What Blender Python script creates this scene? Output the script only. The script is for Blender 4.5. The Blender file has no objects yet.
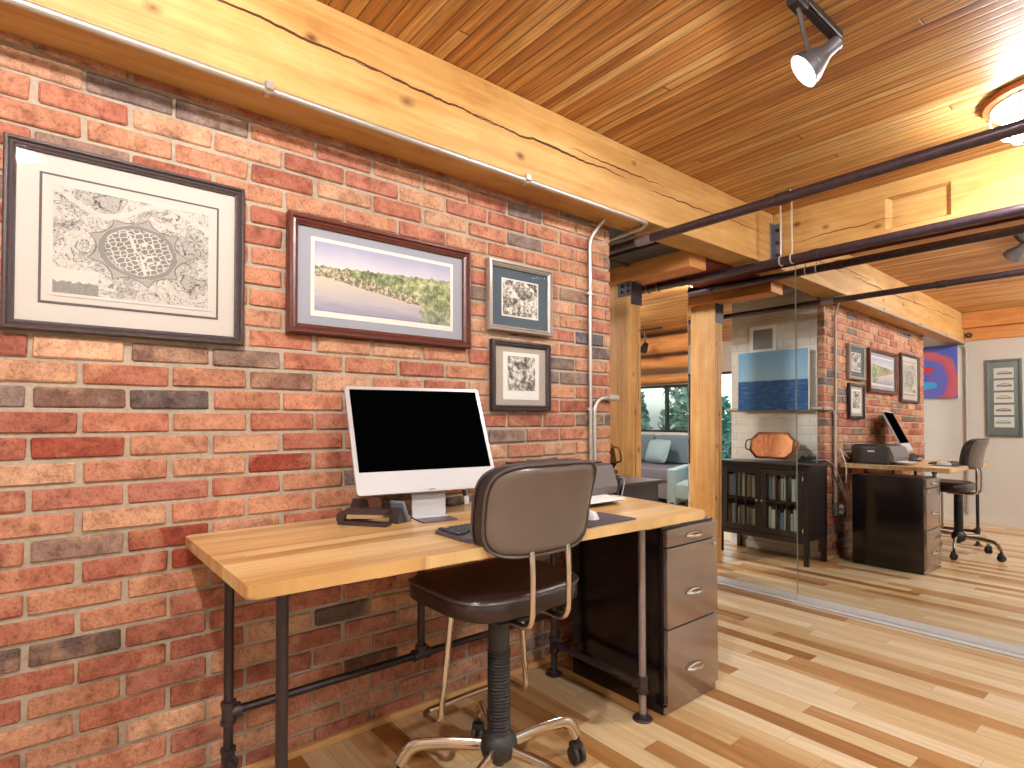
import bpy, bmesh, math, random
from mathutils import Vector, Matrix
random.seed(11)
PI = math.pi
S = bpy.context.scene
COL = S.collection
R_ = math.radians

# ------------------------------------------------------------------ helpers: objects
def tag(o, label=None, cat=None, group=None, kind=None):
    if label: o['label'] = label
    if cat: o['category'] = cat
    if group: o['group'] = group
    if kind: o['kind'] = kind
    return o

def thing(name, label, cat, loc=(0, 0, 0), rotz=0.0, group=None):
    o = bpy.data.objects.new(name, None)
    COL.objects.link(o)
    o.location = loc
    o.rotation_euler = (0, 0, rotz)
    o.empty_display_size = 0.05
    return tag(o, label, cat, group)

def obj(name, bm, mat, parent=None, angle=35, loc=None, label=None):
    bmesh.ops.recalc_face_normals(bm, faces=bm.faces[:])
    me = bpy.data.meshes.new(name)
    bm.to_mesh(me)
    bm.free()
    for p in me.polygons: p.use_smooth = True
    me.set_sharp_from_angle(angle=R_(angle))
    for m in (mat if isinstance(mat, (list, tuple)) else [mat]): me.materials.append(m)
    o = bpy.data.objects.new(name, me)
    COL.objects.link(o)
    if parent: o.parent = parent
    if loc: o.location = loc
    if label: o['label'] = label
    return o

def struct(name, bm, mat, **k):
    return tag(obj(name, bm, mat, **k), kind='structure')

def dup(root, loc, rotz=None, label=None, group=None):
    r = root.copy(); COL.objects.link(r); r.location = loc
    if rotz is not None: r.rotation_euler = (0, 0, rotz)
    if label: r['label'] = label
    if group: r['group'] = group
    for ch in list(root.children):
        c = ch.copy(); COL.objects.link(c); c.parent = r
        for g in list(ch.children):
            d = g.copy(); COL.objects.link(d); d.parent = c
    return r

# ------------------------------------------------------------------ helpers: shapes
def BM(): return bmesh.new()

def box(bm, x0, x1, y0, y1, z0, z1, bev=0.0, seg=2, M=None):
    r = bmesh.ops.create_cube(bm, size=1.0)
    vs = r['verts']
    T = Matrix.Translation(((x0+x1)/2, (y0+y1)/2, (z0+z1)/2)) @ Matrix.Diagonal((abs(x1-x0), abs(y1-y0), abs(z1-z0), 1))
    bmesh.ops.transform(bm, matrix=T, verts=vs)
    if bev > 0:
        es = list({e for v in vs for e in v.link_edges})
        q = bmesh.ops.bevel(bm, geom=es, offset=bev, segments=seg, affect='EDGES', profile=0.6)
        vs = list({v for f in q['faces'] for v in f.verts} | {v for v in vs if v.is_valid})
    if M is not None: bmesh.ops.transform(bm, matrix=M, verts=vs)
    return vs

def rounded(pts, rad, seg=6):
    pts = [Vector(p) for p in pts]
    out = [pts[0]]
    for i in range(1, len(pts)-1):
        p, a, b = pts[i], pts[i-1], pts[i+1]
        da, db = (a-p), (b-p)
        r = min(rad, da.length*0.49, db.length*0.49)
        da.normalize(); db.normalize()
        for k in range(seg+1):
            t = k/seg
            A, B = p+da*r, p+db*r
            out.append(A*(1-t)**2 + p*2*t*(1-t) + B*t*t)
    out.append(pts[-1])
    return out

def tube(bm, pts, r, n=12, cyclic=False, sx=1.0, sy=1.0, radii=None, up=None):
    pts = [Vector(p) for p in pts]
    N = len(pts)
    tan = []
    for i in range(N):
        a = pts[(i-1) % N] if (cyclic or i > 0) else pts[0]
        b = pts[(i+1) % N] if (cyclic or i < N-1) else pts[-1]
        tan.append((b-a).normalized())
    u = Vector(up) if up else Vector((0, 0, 1))
    if abs(u.dot(tan[0])) > 0.95: u = Vector((1, 0, 0)) if abs(tan[0].x) < .9 else Vector((0, 1, 0))
    x = u.cross(tan[0]).normalized()
    rings = []
    for i in range(N):
        x = (x - tan[i]*x.dot(tan[i])).normalized()
        y = tan[i].cross(x)
        rr = radii[i] if radii else r
        rings.append([bm.verts.new(pts[i] + x*math.cos(2*PI*k/n)*rr*sx + y*math.sin(2*PI*k/n)*rr*sy) for k in range(n)])
    rng = range(N) if cyclic else range(N-1)
    for i in rng:
        A, B = rings[i], rings[(i+1) % N]
        for k in range(n): bm.faces.new((A[k], A[(k+1) % n], B[(k+1) % n], B[k]))
    if not cyclic:
        bm.faces.new(rings[0][::-1]); bm.faces.new(rings[-1])
    return [v for q in rings for v in q]

def cyl(bm, a, b, r, n=16): return tube(bm, [a, b], r, n)

def lathe(bm, prof, M=None, n=24):
    rings = []; allv = []
    for r, z in prof:
        if r < 1e-6: ring = [bm.verts.new((0, 0, z))]
        else: ring = [bm.verts.new((r*math.cos(2*PI*k/n), r*math.sin(2*PI*k/n), z)) for k in range(n)]
        rings.append(ring); allv += ring
    for A, B in zip(rings, rings[1:]):
        for k in range(n):
            j = (k+1) % n
            if len(A) == 1 and len(B) == 1: continue
            if len(A) == 1: bm.faces.new((A[0], B[j], B[k]))
            elif len(B) == 1: bm.faces.new((A[k], A[j], B[0]))
            else: bm.faces.new((A[k], A[j], B[j], B[k]))
    for e, ring in ((0, rings[0]), (1, rings[-1])):
        if len(ring) > 1: bm.faces.new(ring if e else ring[::-1])
    if M is not None: bmesh.ops.transform(bm, matrix=M, verts=allv)
    return allv

def prism(bm, poly, h0, h1, M=None):
    A = [bm.verts.new((p[0], p[1], h0)) for p in poly]
    B = [bm.verts.new((p[0], p[1], h1)) for p in poly]
    n = len(poly)
    bm.faces.new(A[::-1]); bm.faces.new(B)
    for k in range(n): bm.faces.new((A[k], A[(k+1) % n], B[(k+1) % n], B[k]))
    if M is not None: bmesh.ops.transform(bm, matrix=M, verts=A+B)
    return A+B

def rrect(x0, x1, y0, y1, r, seg=5):
    out = []
    for cx, cy, a in ((x1-r, y1-r, 0), (x0+r, y1-r, 90), (x0+r, y0+r, 180), (x1-r, y0+r, 270)):
        for k in range(seg+1):
            t = R_(a+90*k/seg)
            out.append((cx+r*math.cos(t), cy+r*math.sin(t)))
    return out

def pillow(bm, hw, hh, hf, hb, n=14, p=4.5, k=4.0, fn=None, M=None, rim=(0, 0)):
    """cushion: half width, half height, front and back bulge; fn bends (x, y, z)"""
    def pos(i, j, s):
        u, v = -1+2*i/n, -1+2*j/n
        e = max(abs(u), abs(v))
        g = 1.0 if e < 1e-9 else e/((abs(u)**p+abs(v)**p)**(1/p))
        x, y = u*g, v*g
        t = (max(0, 1-e**k))**(1/k)
        w = Vector((x*hw, y*hh, (rim[0]+(hf-rim[0])*t if s > 0 else -rim[1]-(hb-rim[1])*t)))
        return fn(w) if fn else w
    F = {}; B = {}; allv = []
    for i in range(n+1):
        for j in range(n+1):
            F[i, j] = bm.verts.new(pos(i, j, 1)); allv.append(F[i, j])
            if (i in (0, n) or j in (0, n)) and not any(rim): B[i, j] = F[i, j]
            else:
                B[i, j] = bm.verts.new(pos(i, j, -1)); allv.append(B[i, j])
    for i in range(n):
        for j in range(n):
            bm.faces.new((F[i, j], F[i+1, j], F[i+1, j+1], F[i, j+1]))
            q = (B[i, j], B[i, j+1], B[i+1, j+1], B[i+1, j])
            if set(q) != {F[i, j], F[i+1, j], F[i+1, j+1], F[i, j+1]}: bm.faces.new(q)
    if any(rim):
        loop = [(i, 0) for i in range(n)]+[(n, j) for j in range(n)]+[(i, n) for i in range(n, 0, -1)]+[(0, j) for j in range(n, 0, -1)]
        for a_, b_ in zip(loop, loop[1:]+loop[:1]): bm.faces.new((F[a_], F[b_], B[b_], B[a_]))
    if M is not None: bmesh.ops.transform(bm, matrix=M, verts=allv)
    return allv

def squircle(i, n, p):
    q = i/n*4; sd = int(q); f = -1+2*(q-sd)
    u, v = [(f, -1), (1, f), (-f, 1), (-1, -f)][sd]
    g = 1/((abs(u)**p+abs(v)**p)**(1/p))
    return u*g, v*g

def frame_ring(bm, W, H, prof):
    """mitred picture moulding in the local XZ plane, face towards -Y; prof = [(inset, out)]"""
    loops = []
    for d, h in prof:
        a, b = W/2-d, H/2-d
        loops.append([bm.verts.new((sx*a, -h, sz*b)) for sx, sz in ((-1, -1), (1, -1), (1, 1), (-1, 1))])
    m = len(loops)
    for i in range(m):
        A, B = loops[i], loops[(i+1) % m]
        for k in range(4): bm.faces.new((A[k], A[(k+1) % 4], B[(k+1) % 4], B[k]))

def M3(loc, rot=(0, 0, 0)):
    from mathutils import Euler
    return Matrix.Translation(loc) @ Euler(rot).to_matrix().to_4x4()

def align(p, d):
    return Matrix.Translation(p) @ Vector(d).to_track_quat('Z', 'Y').to_matrix().to_4x4()

# ------------------------------------------------------------------ helpers: materials
def lin(h):
    if not isinstance(h, str): return tuple(h)+(1,) if len(h) == 3 else h
    h = h.lstrip('#'); out = []
    for i in (0, 2, 4):
        c = int(h[i:i+2], 16)/255
        out.append(c/12.92 if c <= .04045 else ((c+.055)/1.055)**2.4)
    return tuple(out)+(1,)

class NT:
    def __init__(s, name):
        s.mat = bpy.data.materials.new(name); s.mat.use_nodes = True
        s.t = s.mat.node_tree; s.t.nodes.clear()
        s.out = s.t.nodes.new('ShaderNodeOutputMaterial')
    def n(s, typ, ins=None, **props):
        nd = s.t.nodes.new('ShaderNode'+typ)
        for k, v in props.items(): setattr(nd, k, v)
        for k, v in (ins or {}).items(): s.set(nd.inputs[k], v)
        return nd
    def set(s, sock, v):
        if isinstance(v, bpy.types.NodeSocket): s.t.links.new(v, sock)
        elif isinstance(v, bpy.types.Node): s.t.links.new(v.outputs[0], sock)
        else:
            if isinstance(v, str): v = lin(v)
            sock.default_value = v
    def m(s, op, a, b=0.0, c=None, clamp=False):
        nd = s.n('Math', {0: a, 1: b}, operation=op, use_clamp=clamp)
        if c is not None: s.set(nd.inputs[2], c)
        return nd.outputs[0]
    def mix(s, f, a, b, mode='MIX'):
        nd = s.n('Mix', {0: f}, data_type='RGBA', blend_type=mode)
        s.set(nd.inputs[6], a); s.set(nd.inputs[7], b)
        return nd.outputs[2]
    def ramp(s, f, stops, interp='LINEAR'):
        nd = s.n('ValToRGB', {0: f}); cr = nd.color_ramp; cr.interpolation = interp
        while len(cr.elements) < len(stops): cr.elements.new(0.5)
        for e, (p, c) in zip(cr.elements, stops): e.position = p; e.color = lin(c)
        return nd.outputs[0]
    def xyz(s, gen='Object'):
        tc = s.n('TexCoord'); sp = s.n('SeparateXYZ', {0: tc.outputs[gen]})
        return tc.outputs[gen], sp.outputs
    def vec(s, x, y, z=0.0): return s.n('CombineXYZ', {0: x, 1: y, 2: z}).outputs[0]
    def noise(s, v, scale=5, detail=4, rough=.55, dist=0.0):
        return s.n('TexNoise', {'Vector': v, 'Scale': scale, 'Detail': detail, 'Roughness': rough, 'Distortion': dist}).outputs[0]
    def rand(s, v):
        return s.n('TexWhiteNoise', {'Vector': v}, noise_dimensions='3D').outputs
    def bump(s, h, st=.3, d=.01):
        return s.n('Bump', {'Height': h, 'Strength': st, 'Distance': d}).outputs[0]
    def bsdf(s, color, rough=.5, metal=0.0, normal=None, spec=.5, **kw):
        ins = {'Base Color': color, 'Roughness': rough, 'Metallic': metal, 'Specular IOR Level': spec}
        b = s.n('BsdfPrincipled', ins)
        for k, v in kw.items(): s.set(b.inputs[k.replace('_', ' ')], v)
        if normal is not None: s.set(b.inputs['Normal'], normal)
        s.t.links.new(b.outputs[0], s.out.inputs[0])
        return s.mat

def plain(name, color, rough=.5, metal=0.0, var=.06, scale=30, bump=0.0, spec=.5, **kw):
    s = NT(name)
    co, _ = s.xyz()
    n = s.noise(co, scale, 5)
    c = lin(color)
    lo = tuple(max(0, x*(1-var*2)) for x in c[:3])+(1,)
    hi = tuple(min(1, x*(1+var*2)) for x in c[:3])+(1,)
    colr = s.mix(n, lo, hi)
    nm = s.bump(n, bump, .004) if bump else None
    return s.bsdf(colr, rough, metal, nm, spec, **kw)

AX = {'x': 0, 'y': 1, 'z': 2}
def planks(name, along, cross, width, length, stops, rough=.4, groove=.05, gdark='#5a3018', gmix=.8, grain=.35, streak=.5, bump=.3, spec=.5, wvar=0.0):
    s = NT(name); co, c = s.xyz()
    u, v = c[AX[along]], c[AX[cross]]
    if wvar: v = s.m('ADD', v, s.m('MULTIPLY', s.m('SINE', s.m('MULTIPLY', v, 9.1)), wvar))
    vr = s.m('DIVIDE', v, width); row = s.m('FLOOR', vr); fv = s.m('FRACT', vr)
    ro = s.rand(s.vec(row, 3.7, 1.3))[0]
    ur = s.m('ADD', s.m('DIVIDE', u, length), s.m('MULTIPLY', ro, 7.31)); cl = s.m('FLOOR', ur); fu = s.m('FRACT', ur)
    idv = s.vec(row, cl, 0.0)
    rid = s.rand(idv)[0]
    off = s.m('MULTIPLY', rid, 37.0)
    g1 = s.noise(s.vec(s.m('ADD', s.m('MULTIPLY', u, 1.6), off), s.m('MULTIPLY', v, 38.0), off), 1.6, 6, .62, .6)
    g2 = s.noise(s.vec(s.m('ADD', s.m('MULTIPLY', u, .8), off), s.m('MULTIPLY', v, 9.0), off), 1.2, 3, .5, .8)
    val = s.m('ADD', s.m('MULTIPLY', rid, 1-streak), s.m('MULTIPLY', g2, streak))
    base = s.ramp(val, stops)
    gr = s.ramp(g1, [(.3, '#5a4636'), (.5, '#c9bfb4'), (.7, '#ffffff')])
    base = s.mix(grain, base, gr, 'MULTIPLY')
    ev = s.m('MINIMUM', fv, s.m('SUBTRACT', 1.0, fv))
    eu = s.m('MULTIPLY', s.m('MINIMUM', fu, s.m('SUBTRACT', 1.0, fu)), length/width)
    e = s.m('MINIMUM', ev, eu)
    gm = s.m('SUBTRACT', 1.0, s.m('DIVIDE', e, groove), clamp=True)
    colr = s.mix(s.m('MULTIPLY', gm, gmix), base, gdark)
    h = s.m('SUBTRACT', s.m('MULTIPLY', g1, .12), gm)
    return s.bsdf(colr, rough, 0.0, s.bump(h, bump, .004), spec)

def timber(name, along, a, b, stops, cracks=(), knots=(), rough=.55, crackcol='#4a2a14', faceoff=0.0, tone=0.0):
    """sawn timber: grain along axis `along`, cracks = [(start, end, v0, slope, waviness, width)] in (along, b) coordinates"""
    s = NT(name); co, c = s.xyz()
    u, p, q = c[AX[along]], c[AX[a]], c[AX[b]]
    g1 = s.noise(s.vec(s.m('MULTIPLY', u, 1.1), s.m('MULTIPLY', p, 22.0), s.m('MULTIPLY', q, 22.0)), 1.5, 6, .6, .8)
    g2 = s.noise(s.vec(s.m('MULTIPLY', u, .9), s.m('MULTIPLY', p, 4.0), s.m('MULTIPLY', q, 4.0)), 1.7, 4, .55, 1.2)
    g3 = s.noise(co, 9, 5, .6)
    v = s.m('ADD', s.m('MULTIPLY', g1, .45), s.m('ADD', s.m('MULTIPLY', g2, .4), s.m('MULTIPLY', g3, .15)))
    col = s.ramp(v, stops)
    tot = None
    for u0, u1, v0, sl, wav, wd in cracks:
        nn = s.m('MULTIPLY', s.m('SUBTRACT', s.noise(s.vec(s.m('ADD', s.m('MULTIPLY', u, 5.0), v0*31), 0, 0), 1, 3), .5), wav)
        cen = s.m('ADD', s.m('MULTIPLY_ADD', s.m('SUBTRACT', u, u0), sl, v0), nn)
        d = s.m('ABSOLUTE', s.m('SUBTRACT', q, cen))
        mid = (u0+u1)/2
        t = s.m('SUBTRACT', 1.0, s.m('DIVIDE', s.m('ABSOLUTE', s.m('SUBTRACT', u, mid)), (u1-u0)/2), clamp=True)
        w = s.m('MULTIPLY', s.m('POWER', t, .5), wd)
        k = s.m('MULTIPLY', s.m('LESS_THAN', d, w), s.m('GREATER_THAN', t, 0.001))
        tot = k if tot is None else s.m('MAXIMUM', tot, k)
    for ku, kv, kr in knots:
        du = s.m('DIVIDE', s.m('SUBTRACT', u, ku), 1.5); dv = s.m('SUBTRACT', q, kv)
        d = s.m('ADD', s.m('SQRT', s.m('ADD', s.m('MULTIPLY', du, du), s.m('MULTIPLY', dv, dv))), s.m('MULTIPLY', s.m('SUBTRACT', g3, .5), kr))
        k = s.m('MULTIPLY', s.m('SUBTRACT', 1.0, s.m('DIVIDE', d, kr), clamp=True), .85)
        tot = k if tot is None else s.m('MAXIMUM', tot, k)
    h = s.m('MULTIPLY', g1, .3)
    if tot is not None:
        col = s.mix(tot, col, crackcol); h = s.m('SUBTRACT', h, tot)
    return s.bsdf(col, rough, 0.0, s.bump(h, .35, .006), .3)

def glass(name, tint='#ffffff', rough=.02, ior=1.5):
    s = NT(name)
    fr = s.n('Fresnel', {'IOR': ior})
    tr = s.n('BsdfTransparent', {'Color': tint}); gl = s.n('BsdfGlossy', {'Roughness': rough})
    geo = s.n('NewGeometry')
    fac = s.m('MULTIPLY', fr.outputs[0], s.m('SUBTRACT', 1.0, geo.outputs['Backfacing']))
    mx = s.n('MixShader', {0: fac})
    s.t.links.new(tr.outputs[0], mx.inputs[1]); s.t.links.new(gl.outputs[0], mx.inputs[2])
    s.t.links.new(mx.outputs[0], s.out.inputs[0])
    return s.mat

def emit(name, color, st):
    s = NT(name)
    e = s.n('Emission', {'Color': color, 'Strength': st})
    s.t.links.new(e.outputs[0], s.out.inputs[0])
    return s.mat

# ------------------------------------------------------------------ materials
HONEY = [(.28, '#8f602f'), (.42, '#b9894c'), (.54, '#c79c5f'), (.72, '#d5b27d')]
ORANGE = [(.25, '#955a30'), (.45, '#c07f46'), (.6, '#d2965a'), (.8, '#deac70')]
m_floor = planks('floor_planks', 'x', 'y', .082, .85,
                 [(.16, '#a5733f'), (.28, '#c49560'), (.4, '#ddbd8c'), (.6, '#e8d0a4'), (.85, '#eedab8')],
                 rough=.3, groove=.02, gdark='#8a6238', gmix=.55, grain=.3, streak=.3, bump=.12, spec=.5)
m_ceil = planks('ceiling_boards', 'x', 'y', .048, 7.0,
                [(.22, '#a86a30'), (.38, '#d89a55'), (.55, '#eab56c'), (.75, '#f4d092')],
                rough=.5, groove=.11, gdark='#4a230e', gmix=.85, grain=.75, streak=.62, bump=.6, spec=.4)
m_beam = timber('main_beam_timber', 'y', 'x', 'z', HONEY,
                cracks=[(.15, .95, 2.30, -.02, .05, .005), (.75, 1.35, 2.285, -.03, .07, .005), (1.2, 2.15, 2.27, .0, .06, .006),
                        (1.75, 2.45, 2.30, .01, .06, .004), (2.3, 3.0, 2.26, .02, .05, .004), (2.9, 3.5, 2.28, 0, .04, .003), (-1, .1, 2.33, -.02, .05, .005)],
                knots=[(.95, 2.22, .03), (.62, 2.30, .02), (1.47, 2.18, .022), (2.2, 2.36, .02), (.2, 2.2, .02)])
m_cross = timber('cross_beam_timber', 'x', 'y', 'z', HONEY,
                 cracks=[(.3, .9, 2.22, .03, .04, .003), (1.3, 2.3, 2.26, .02, .05, .003)],
                 knots=[(.78, 2.2, .018), (.5, 2.27, .02), (.33, 2.33, .02), (1.45, 2.33, .015)])
m_post = timber('post_timber', 'z', 'x', 'y', [(.27, '#8f5c2c'), (.43, '#bf8a4f'), (.58, '#d3a468'), (.76, '#e2bc86')],
                cracks=[(.2, 1.25, -.02, .012, .03, .004), (1.1, 1.9, .022, -.01, .03, .003)], knots=[(.9, .02, .02), (1.4, -.03, .018), (.5, .03, .018), (1.15, -.01, .016), (1.7, .03, .015), (.7, -.035, .014)])
m_header = timber('header_timber', 'x', 'y', 'z', ORANGE)
m_red = timber('soffit_timber', 'x', 'y', 'z', [(.25, '#4a1710'), (.5, '#6f2a1c'), (.8, '#8a3c26')])
m_desk = planks('butcher_block', 'y', 'x', .058, 1.3,
                [(.2, '#b98a50'), (.34, '#d6ab6e'), (.5, '#e2bd82'), (.8, '#ecd09c')],
                rough=.28, groove=.012, gdark='#a9773f', gmix=.5, grain=.35, streak=.5, bump=.05)
m_base = timber('baseboard_wood', 'y', 'x', 'z', [(.25, '#b9824a'), (.5, '#d6a76c'), (.8, '#e6c28a')])

def brick_mat():
    s = NT('red_brick'); co, c = s.xyz()
    at = s.n('Attribute', attribute_name='col').outputs['Color']
    n1 = s.noise(co, 16, 6, .72); n2 = s.noise(co, 110, 4, .75); n3 = s.noise(co, 7, 4, .6, .6)
    dk = s.ramp(n1, [(.3, '#8f7d75'), (.48, '#e6dad2'), (.62, '#ffffff')])
    a = s.mix(.8, at, dk, 'MULTIPLY')
    a = s.mix(s.ramp(n3, [(.52, (0, 0, 0)), (.66, (.6, .6, .6))]), a, s.mix(.5, at, '#e2b184'))
    a = s.mix(s.ramp(n1, [(.62, (0, 0, 0)), (.76, (.5, .5, .5))]), a, '#c5ab94')
    sp = s.ramp(n2, [(.34, '#6f635c'), (.5, '#ffffff')])
    a = s.mix(.5, a, sp, 'MULTIPLY')
    h = s.m('ADD', s.m('MULTIPLY', n1, .6), s.m('MULTIPLY', n2, .5))
    return s.bsdf(a, .85, 0.0, s.bump(h, .9, .008), .25)
m_brick = brick_mat()
def mortar_mat():
    s = NT('mortar'); co, c = s.xyz()
    n = s.noise(co, 60, 5, .7); n1 = s.noise(co, 6, 3)
    a = s.ramp(s.m('ADD', s.m('MULTIPLY', n, .6), s.m('MULTIPLY', n1, .4)), [(.3, '#8f8070'), (.5, '#a99a87'), (.7, '#b9aa98')])
    return s.bsdf(a, .95, 0.0, s.bump(n, .6, .004), .15)
m_mortar = mortar_mat()
m_whitebrick = plain('white_painted_brick', '#d6d2c6', .55, var=.05, scale=12, bump=.25)
m_white = plain('white_wall_paint', '#dcdad4', .7, var=.02, scale=8)
m_trimwhite = plain('white_trim', '#e4e2dc', .5, var=.02)
m_pipe = plain('black_iron_pipe', '#3a3133', .38, .55, var=.2, scale=60, bump=.1)
m_pipe2 = plain('bronze_black_pipe', '#4a3d45', .3, .5, var=.25, scale=40, bump=.1)
m_iron = plain('dark_plumbing_iron', '#4a4042', .42, .6, var=.25, scale=70, bump=.15)
m_silverpipe = plain('worn_grey_iron_pipe', '#978a88', .4, .5, var=.15, scale=60, bump=.08)
m_conduit = plain('galvanised_conduit', '#c3bdb4', .32, .65, var=.08, scale=50)
m_track = plain('pale_aluminium_track', '#c9c8c6', .4, .15, var=.03)
m_steel = plain('grey_steel', '#77757a', .45, .7, var=.12, scale=40)
m_darksteel = plain('dark_steel_plate', '#3a3136', .5, .4, var=.2, scale=30)
m_duct = plain('dark_duct', '#6b6565', .6, .2, var=.15, scale=14)
m_ductblack = plain('black_duct', '#3c3839', .6, .2, var=.15, scale=14)
m_chrome = plain('chrome', '#d6cdc4', .13, 1.0, var=.03, scale=20)
m_black = plain('black_vinyl', '#231f22', .34, 0, var=.15, scale=90, bump=.06)
m_seatblack = plain('seat_vinyl', '#2a1a1a', .3, 0, var=.2, scale=70, bump=.05)
m_rubber = plain('black_rubber', '#262424', .5, 0, var=.12, scale=30)
m_blackplastic = plain('black_plastic', '#232022', .4, 0, var=.1, scale=60)
m_piping = plain('grey_piping', '#4e4646', .35)
m_backpanel = plain('grey_brown_back_panel', '#6b5f58', .26, .25, var=.06, scale=12)
m_filing = plain('black_enamel_steel', '#171214', .16, .0, var=.2, scale=45, bump=.04)
m_drawer = plain('dark_gloss_drawer', '#9a8b81', .2, .75, var=.05, scale=15)
m_nickel = plain('nickel', '#d9d2c8', .2, 1.0, var=.03)
m_alu = plain('silver_aluminium', '#bdbbbb', .35, .35, var=.02)
m_chin = plain('pale_grey_chin', '#bebebf', .3, .0, var=.01)
m_screen = plain('black_glass_screen', '#020202', .3, 0, var=.0, spec=.0)
m_printer = plain('charcoal_plastic', '#3c3738', .4, 0, var=.06)
m_printgrey = plain('grey_plastic', '#8f8d8e', .4, 0, var=.05)
m_panel = plain('mid_grey_plastic', '#5f595a', .4, 0, var=.05)
m_paper = plain('white_paper', '#ecebe8', .7, 0, var=.01)
m_kbd = plain('dark_keyboard_plastic', '#4a4750', .4, 0, var=.05)
m_key = plain('black_keys', '#2c2b33', .45, 0, var=.08)
m_pad = plain('dark_mouse_pad', '#4a454c', .8, 0, var=.06)
m_whiteplastic = plain('white_plastic', '#e9e7e4', .3, 0, var=.01)
m_dbrown = plain('dark_brown_plastic', '#3a2a2c', .35, 0, var=.08)
m_tape = plain('pinkish_tape_roll', '#c79b8b', .35, 0)
m_bluegrey = plain('blue_grey_plastic', '#68757f', .35, 0, var=.06)
m_cabinet = plain('espresso_wood', '#1d1514', .35, 0, var=.25, scale=25)
m_copper = plain('hammered_copper', '#b9805a', .22, .95, var=.25, scale=28, bump=.6)
m_frame_dark = plain('dark_carved_frame', '#4a3f40', .45, .15, var=.25, scale=90, bump=.4)
m_frame_mahog = plain('mahogany_frame', '#5a2c24', .35, 0, var=.2, scale=40)
m_frame_silver = plain('pewter_frame', '#a59b92', .35, .4, var=.15, scale=70, bump=.2)
m_frame_bead = plain('black_beaded_frame', '#33292a', .45, .1, var=.3, scale=100, bump=.5)
m_frame_grey = plain('grey_green_frame', '#555b57', .5, 0, var=.1)
m_mat_cream = plain('cream_mat_board', '#bfb6ac', .8, 0, var=.01)
m_mat_dark = plain('dark_inner_mat', '#5a5250', .8, 0)
m_mat_blue = plain('pale_blue_grey_mat', '#96979f', .8, 0, var=.01)
m_mat_slate = plain('slate_blue_mat', '#46525c', .8, 0, var=.04)
m_mat_taupe = plain('taupe_mat', '#a09488', .8, 0, var=.03)
m_mat_green = plain('dark_green_grey_mat', '#5f6763', .8, 0, var=.03)
m_white_card = plain('white_card', '#d8d2c9', .8, 0, var=.01)
m_glass = glass('picture_glass', '#ffffff', .01, 1.09)
m_pane = glass('window_glass', '#eef4f2', .01, 1.4)
m_sofa = plain('grey_teal_upholstery', '#5c6b70', .9, 0, var=.12, scale=60, bump=.2)
m_sofa2 = plain('grey_upholstery', '#5c5b66', .9, 0, var=.15, scale=50, bump=.2)
m_cushion = plain('pale_teal_cushion', '#7f9496', .9, 0, var=.1, scale=50)
m_winframe = plain('black_window_frame', '#2c2d2e', .5, 0)
m_curtain = plain('pale_curtain', '#cfc9c0', .9, 0, var=.04)
m_legwood = plain('dark_mahogany_leg', '#3c1512', .4)
m_ring = plain('copper_coloured_ring', '#b0643a', .4, .3, var=.1)
m_wire = plain('white_cage_wire', '#d8d2c6', .4, .2)
m_grey_vent = plain('grey_grille', '#8b8880', .6, 0, var=.05)
m_bark = plain('bark', '#4a3a2c', .9, 0, var=.2)

m_globe_added = emit('added_lamp_globe', '#f9f6f4', 720.0)  # glow of the fill lamps added beyond the opening
m_globe_dim = emit('dimmer_opal_globe', '#f9f6f4', 270.0)
m_globe_added_side = emit('added_side_globe', '#f9f6f4', 560.0)  # glow of the fill lamp added at the window side
m_globe_key = emit('bright_bare_bulb', '#f9f6f4', 4300.0)
m_lens = emit('lit_spot_lens', '#f9f6f4', 850.0)

def mirror_mat():
    s = NT('silvered_mirror')
    b = s.n('BsdfGlossy', {'Color': (.93, .94, .93, 1), 'Roughness': 0.0})
    s.t.links.new(b.outputs[0], s.out.inputs[0])
    return s.mat
m_mirror = mirror_mat()

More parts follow.
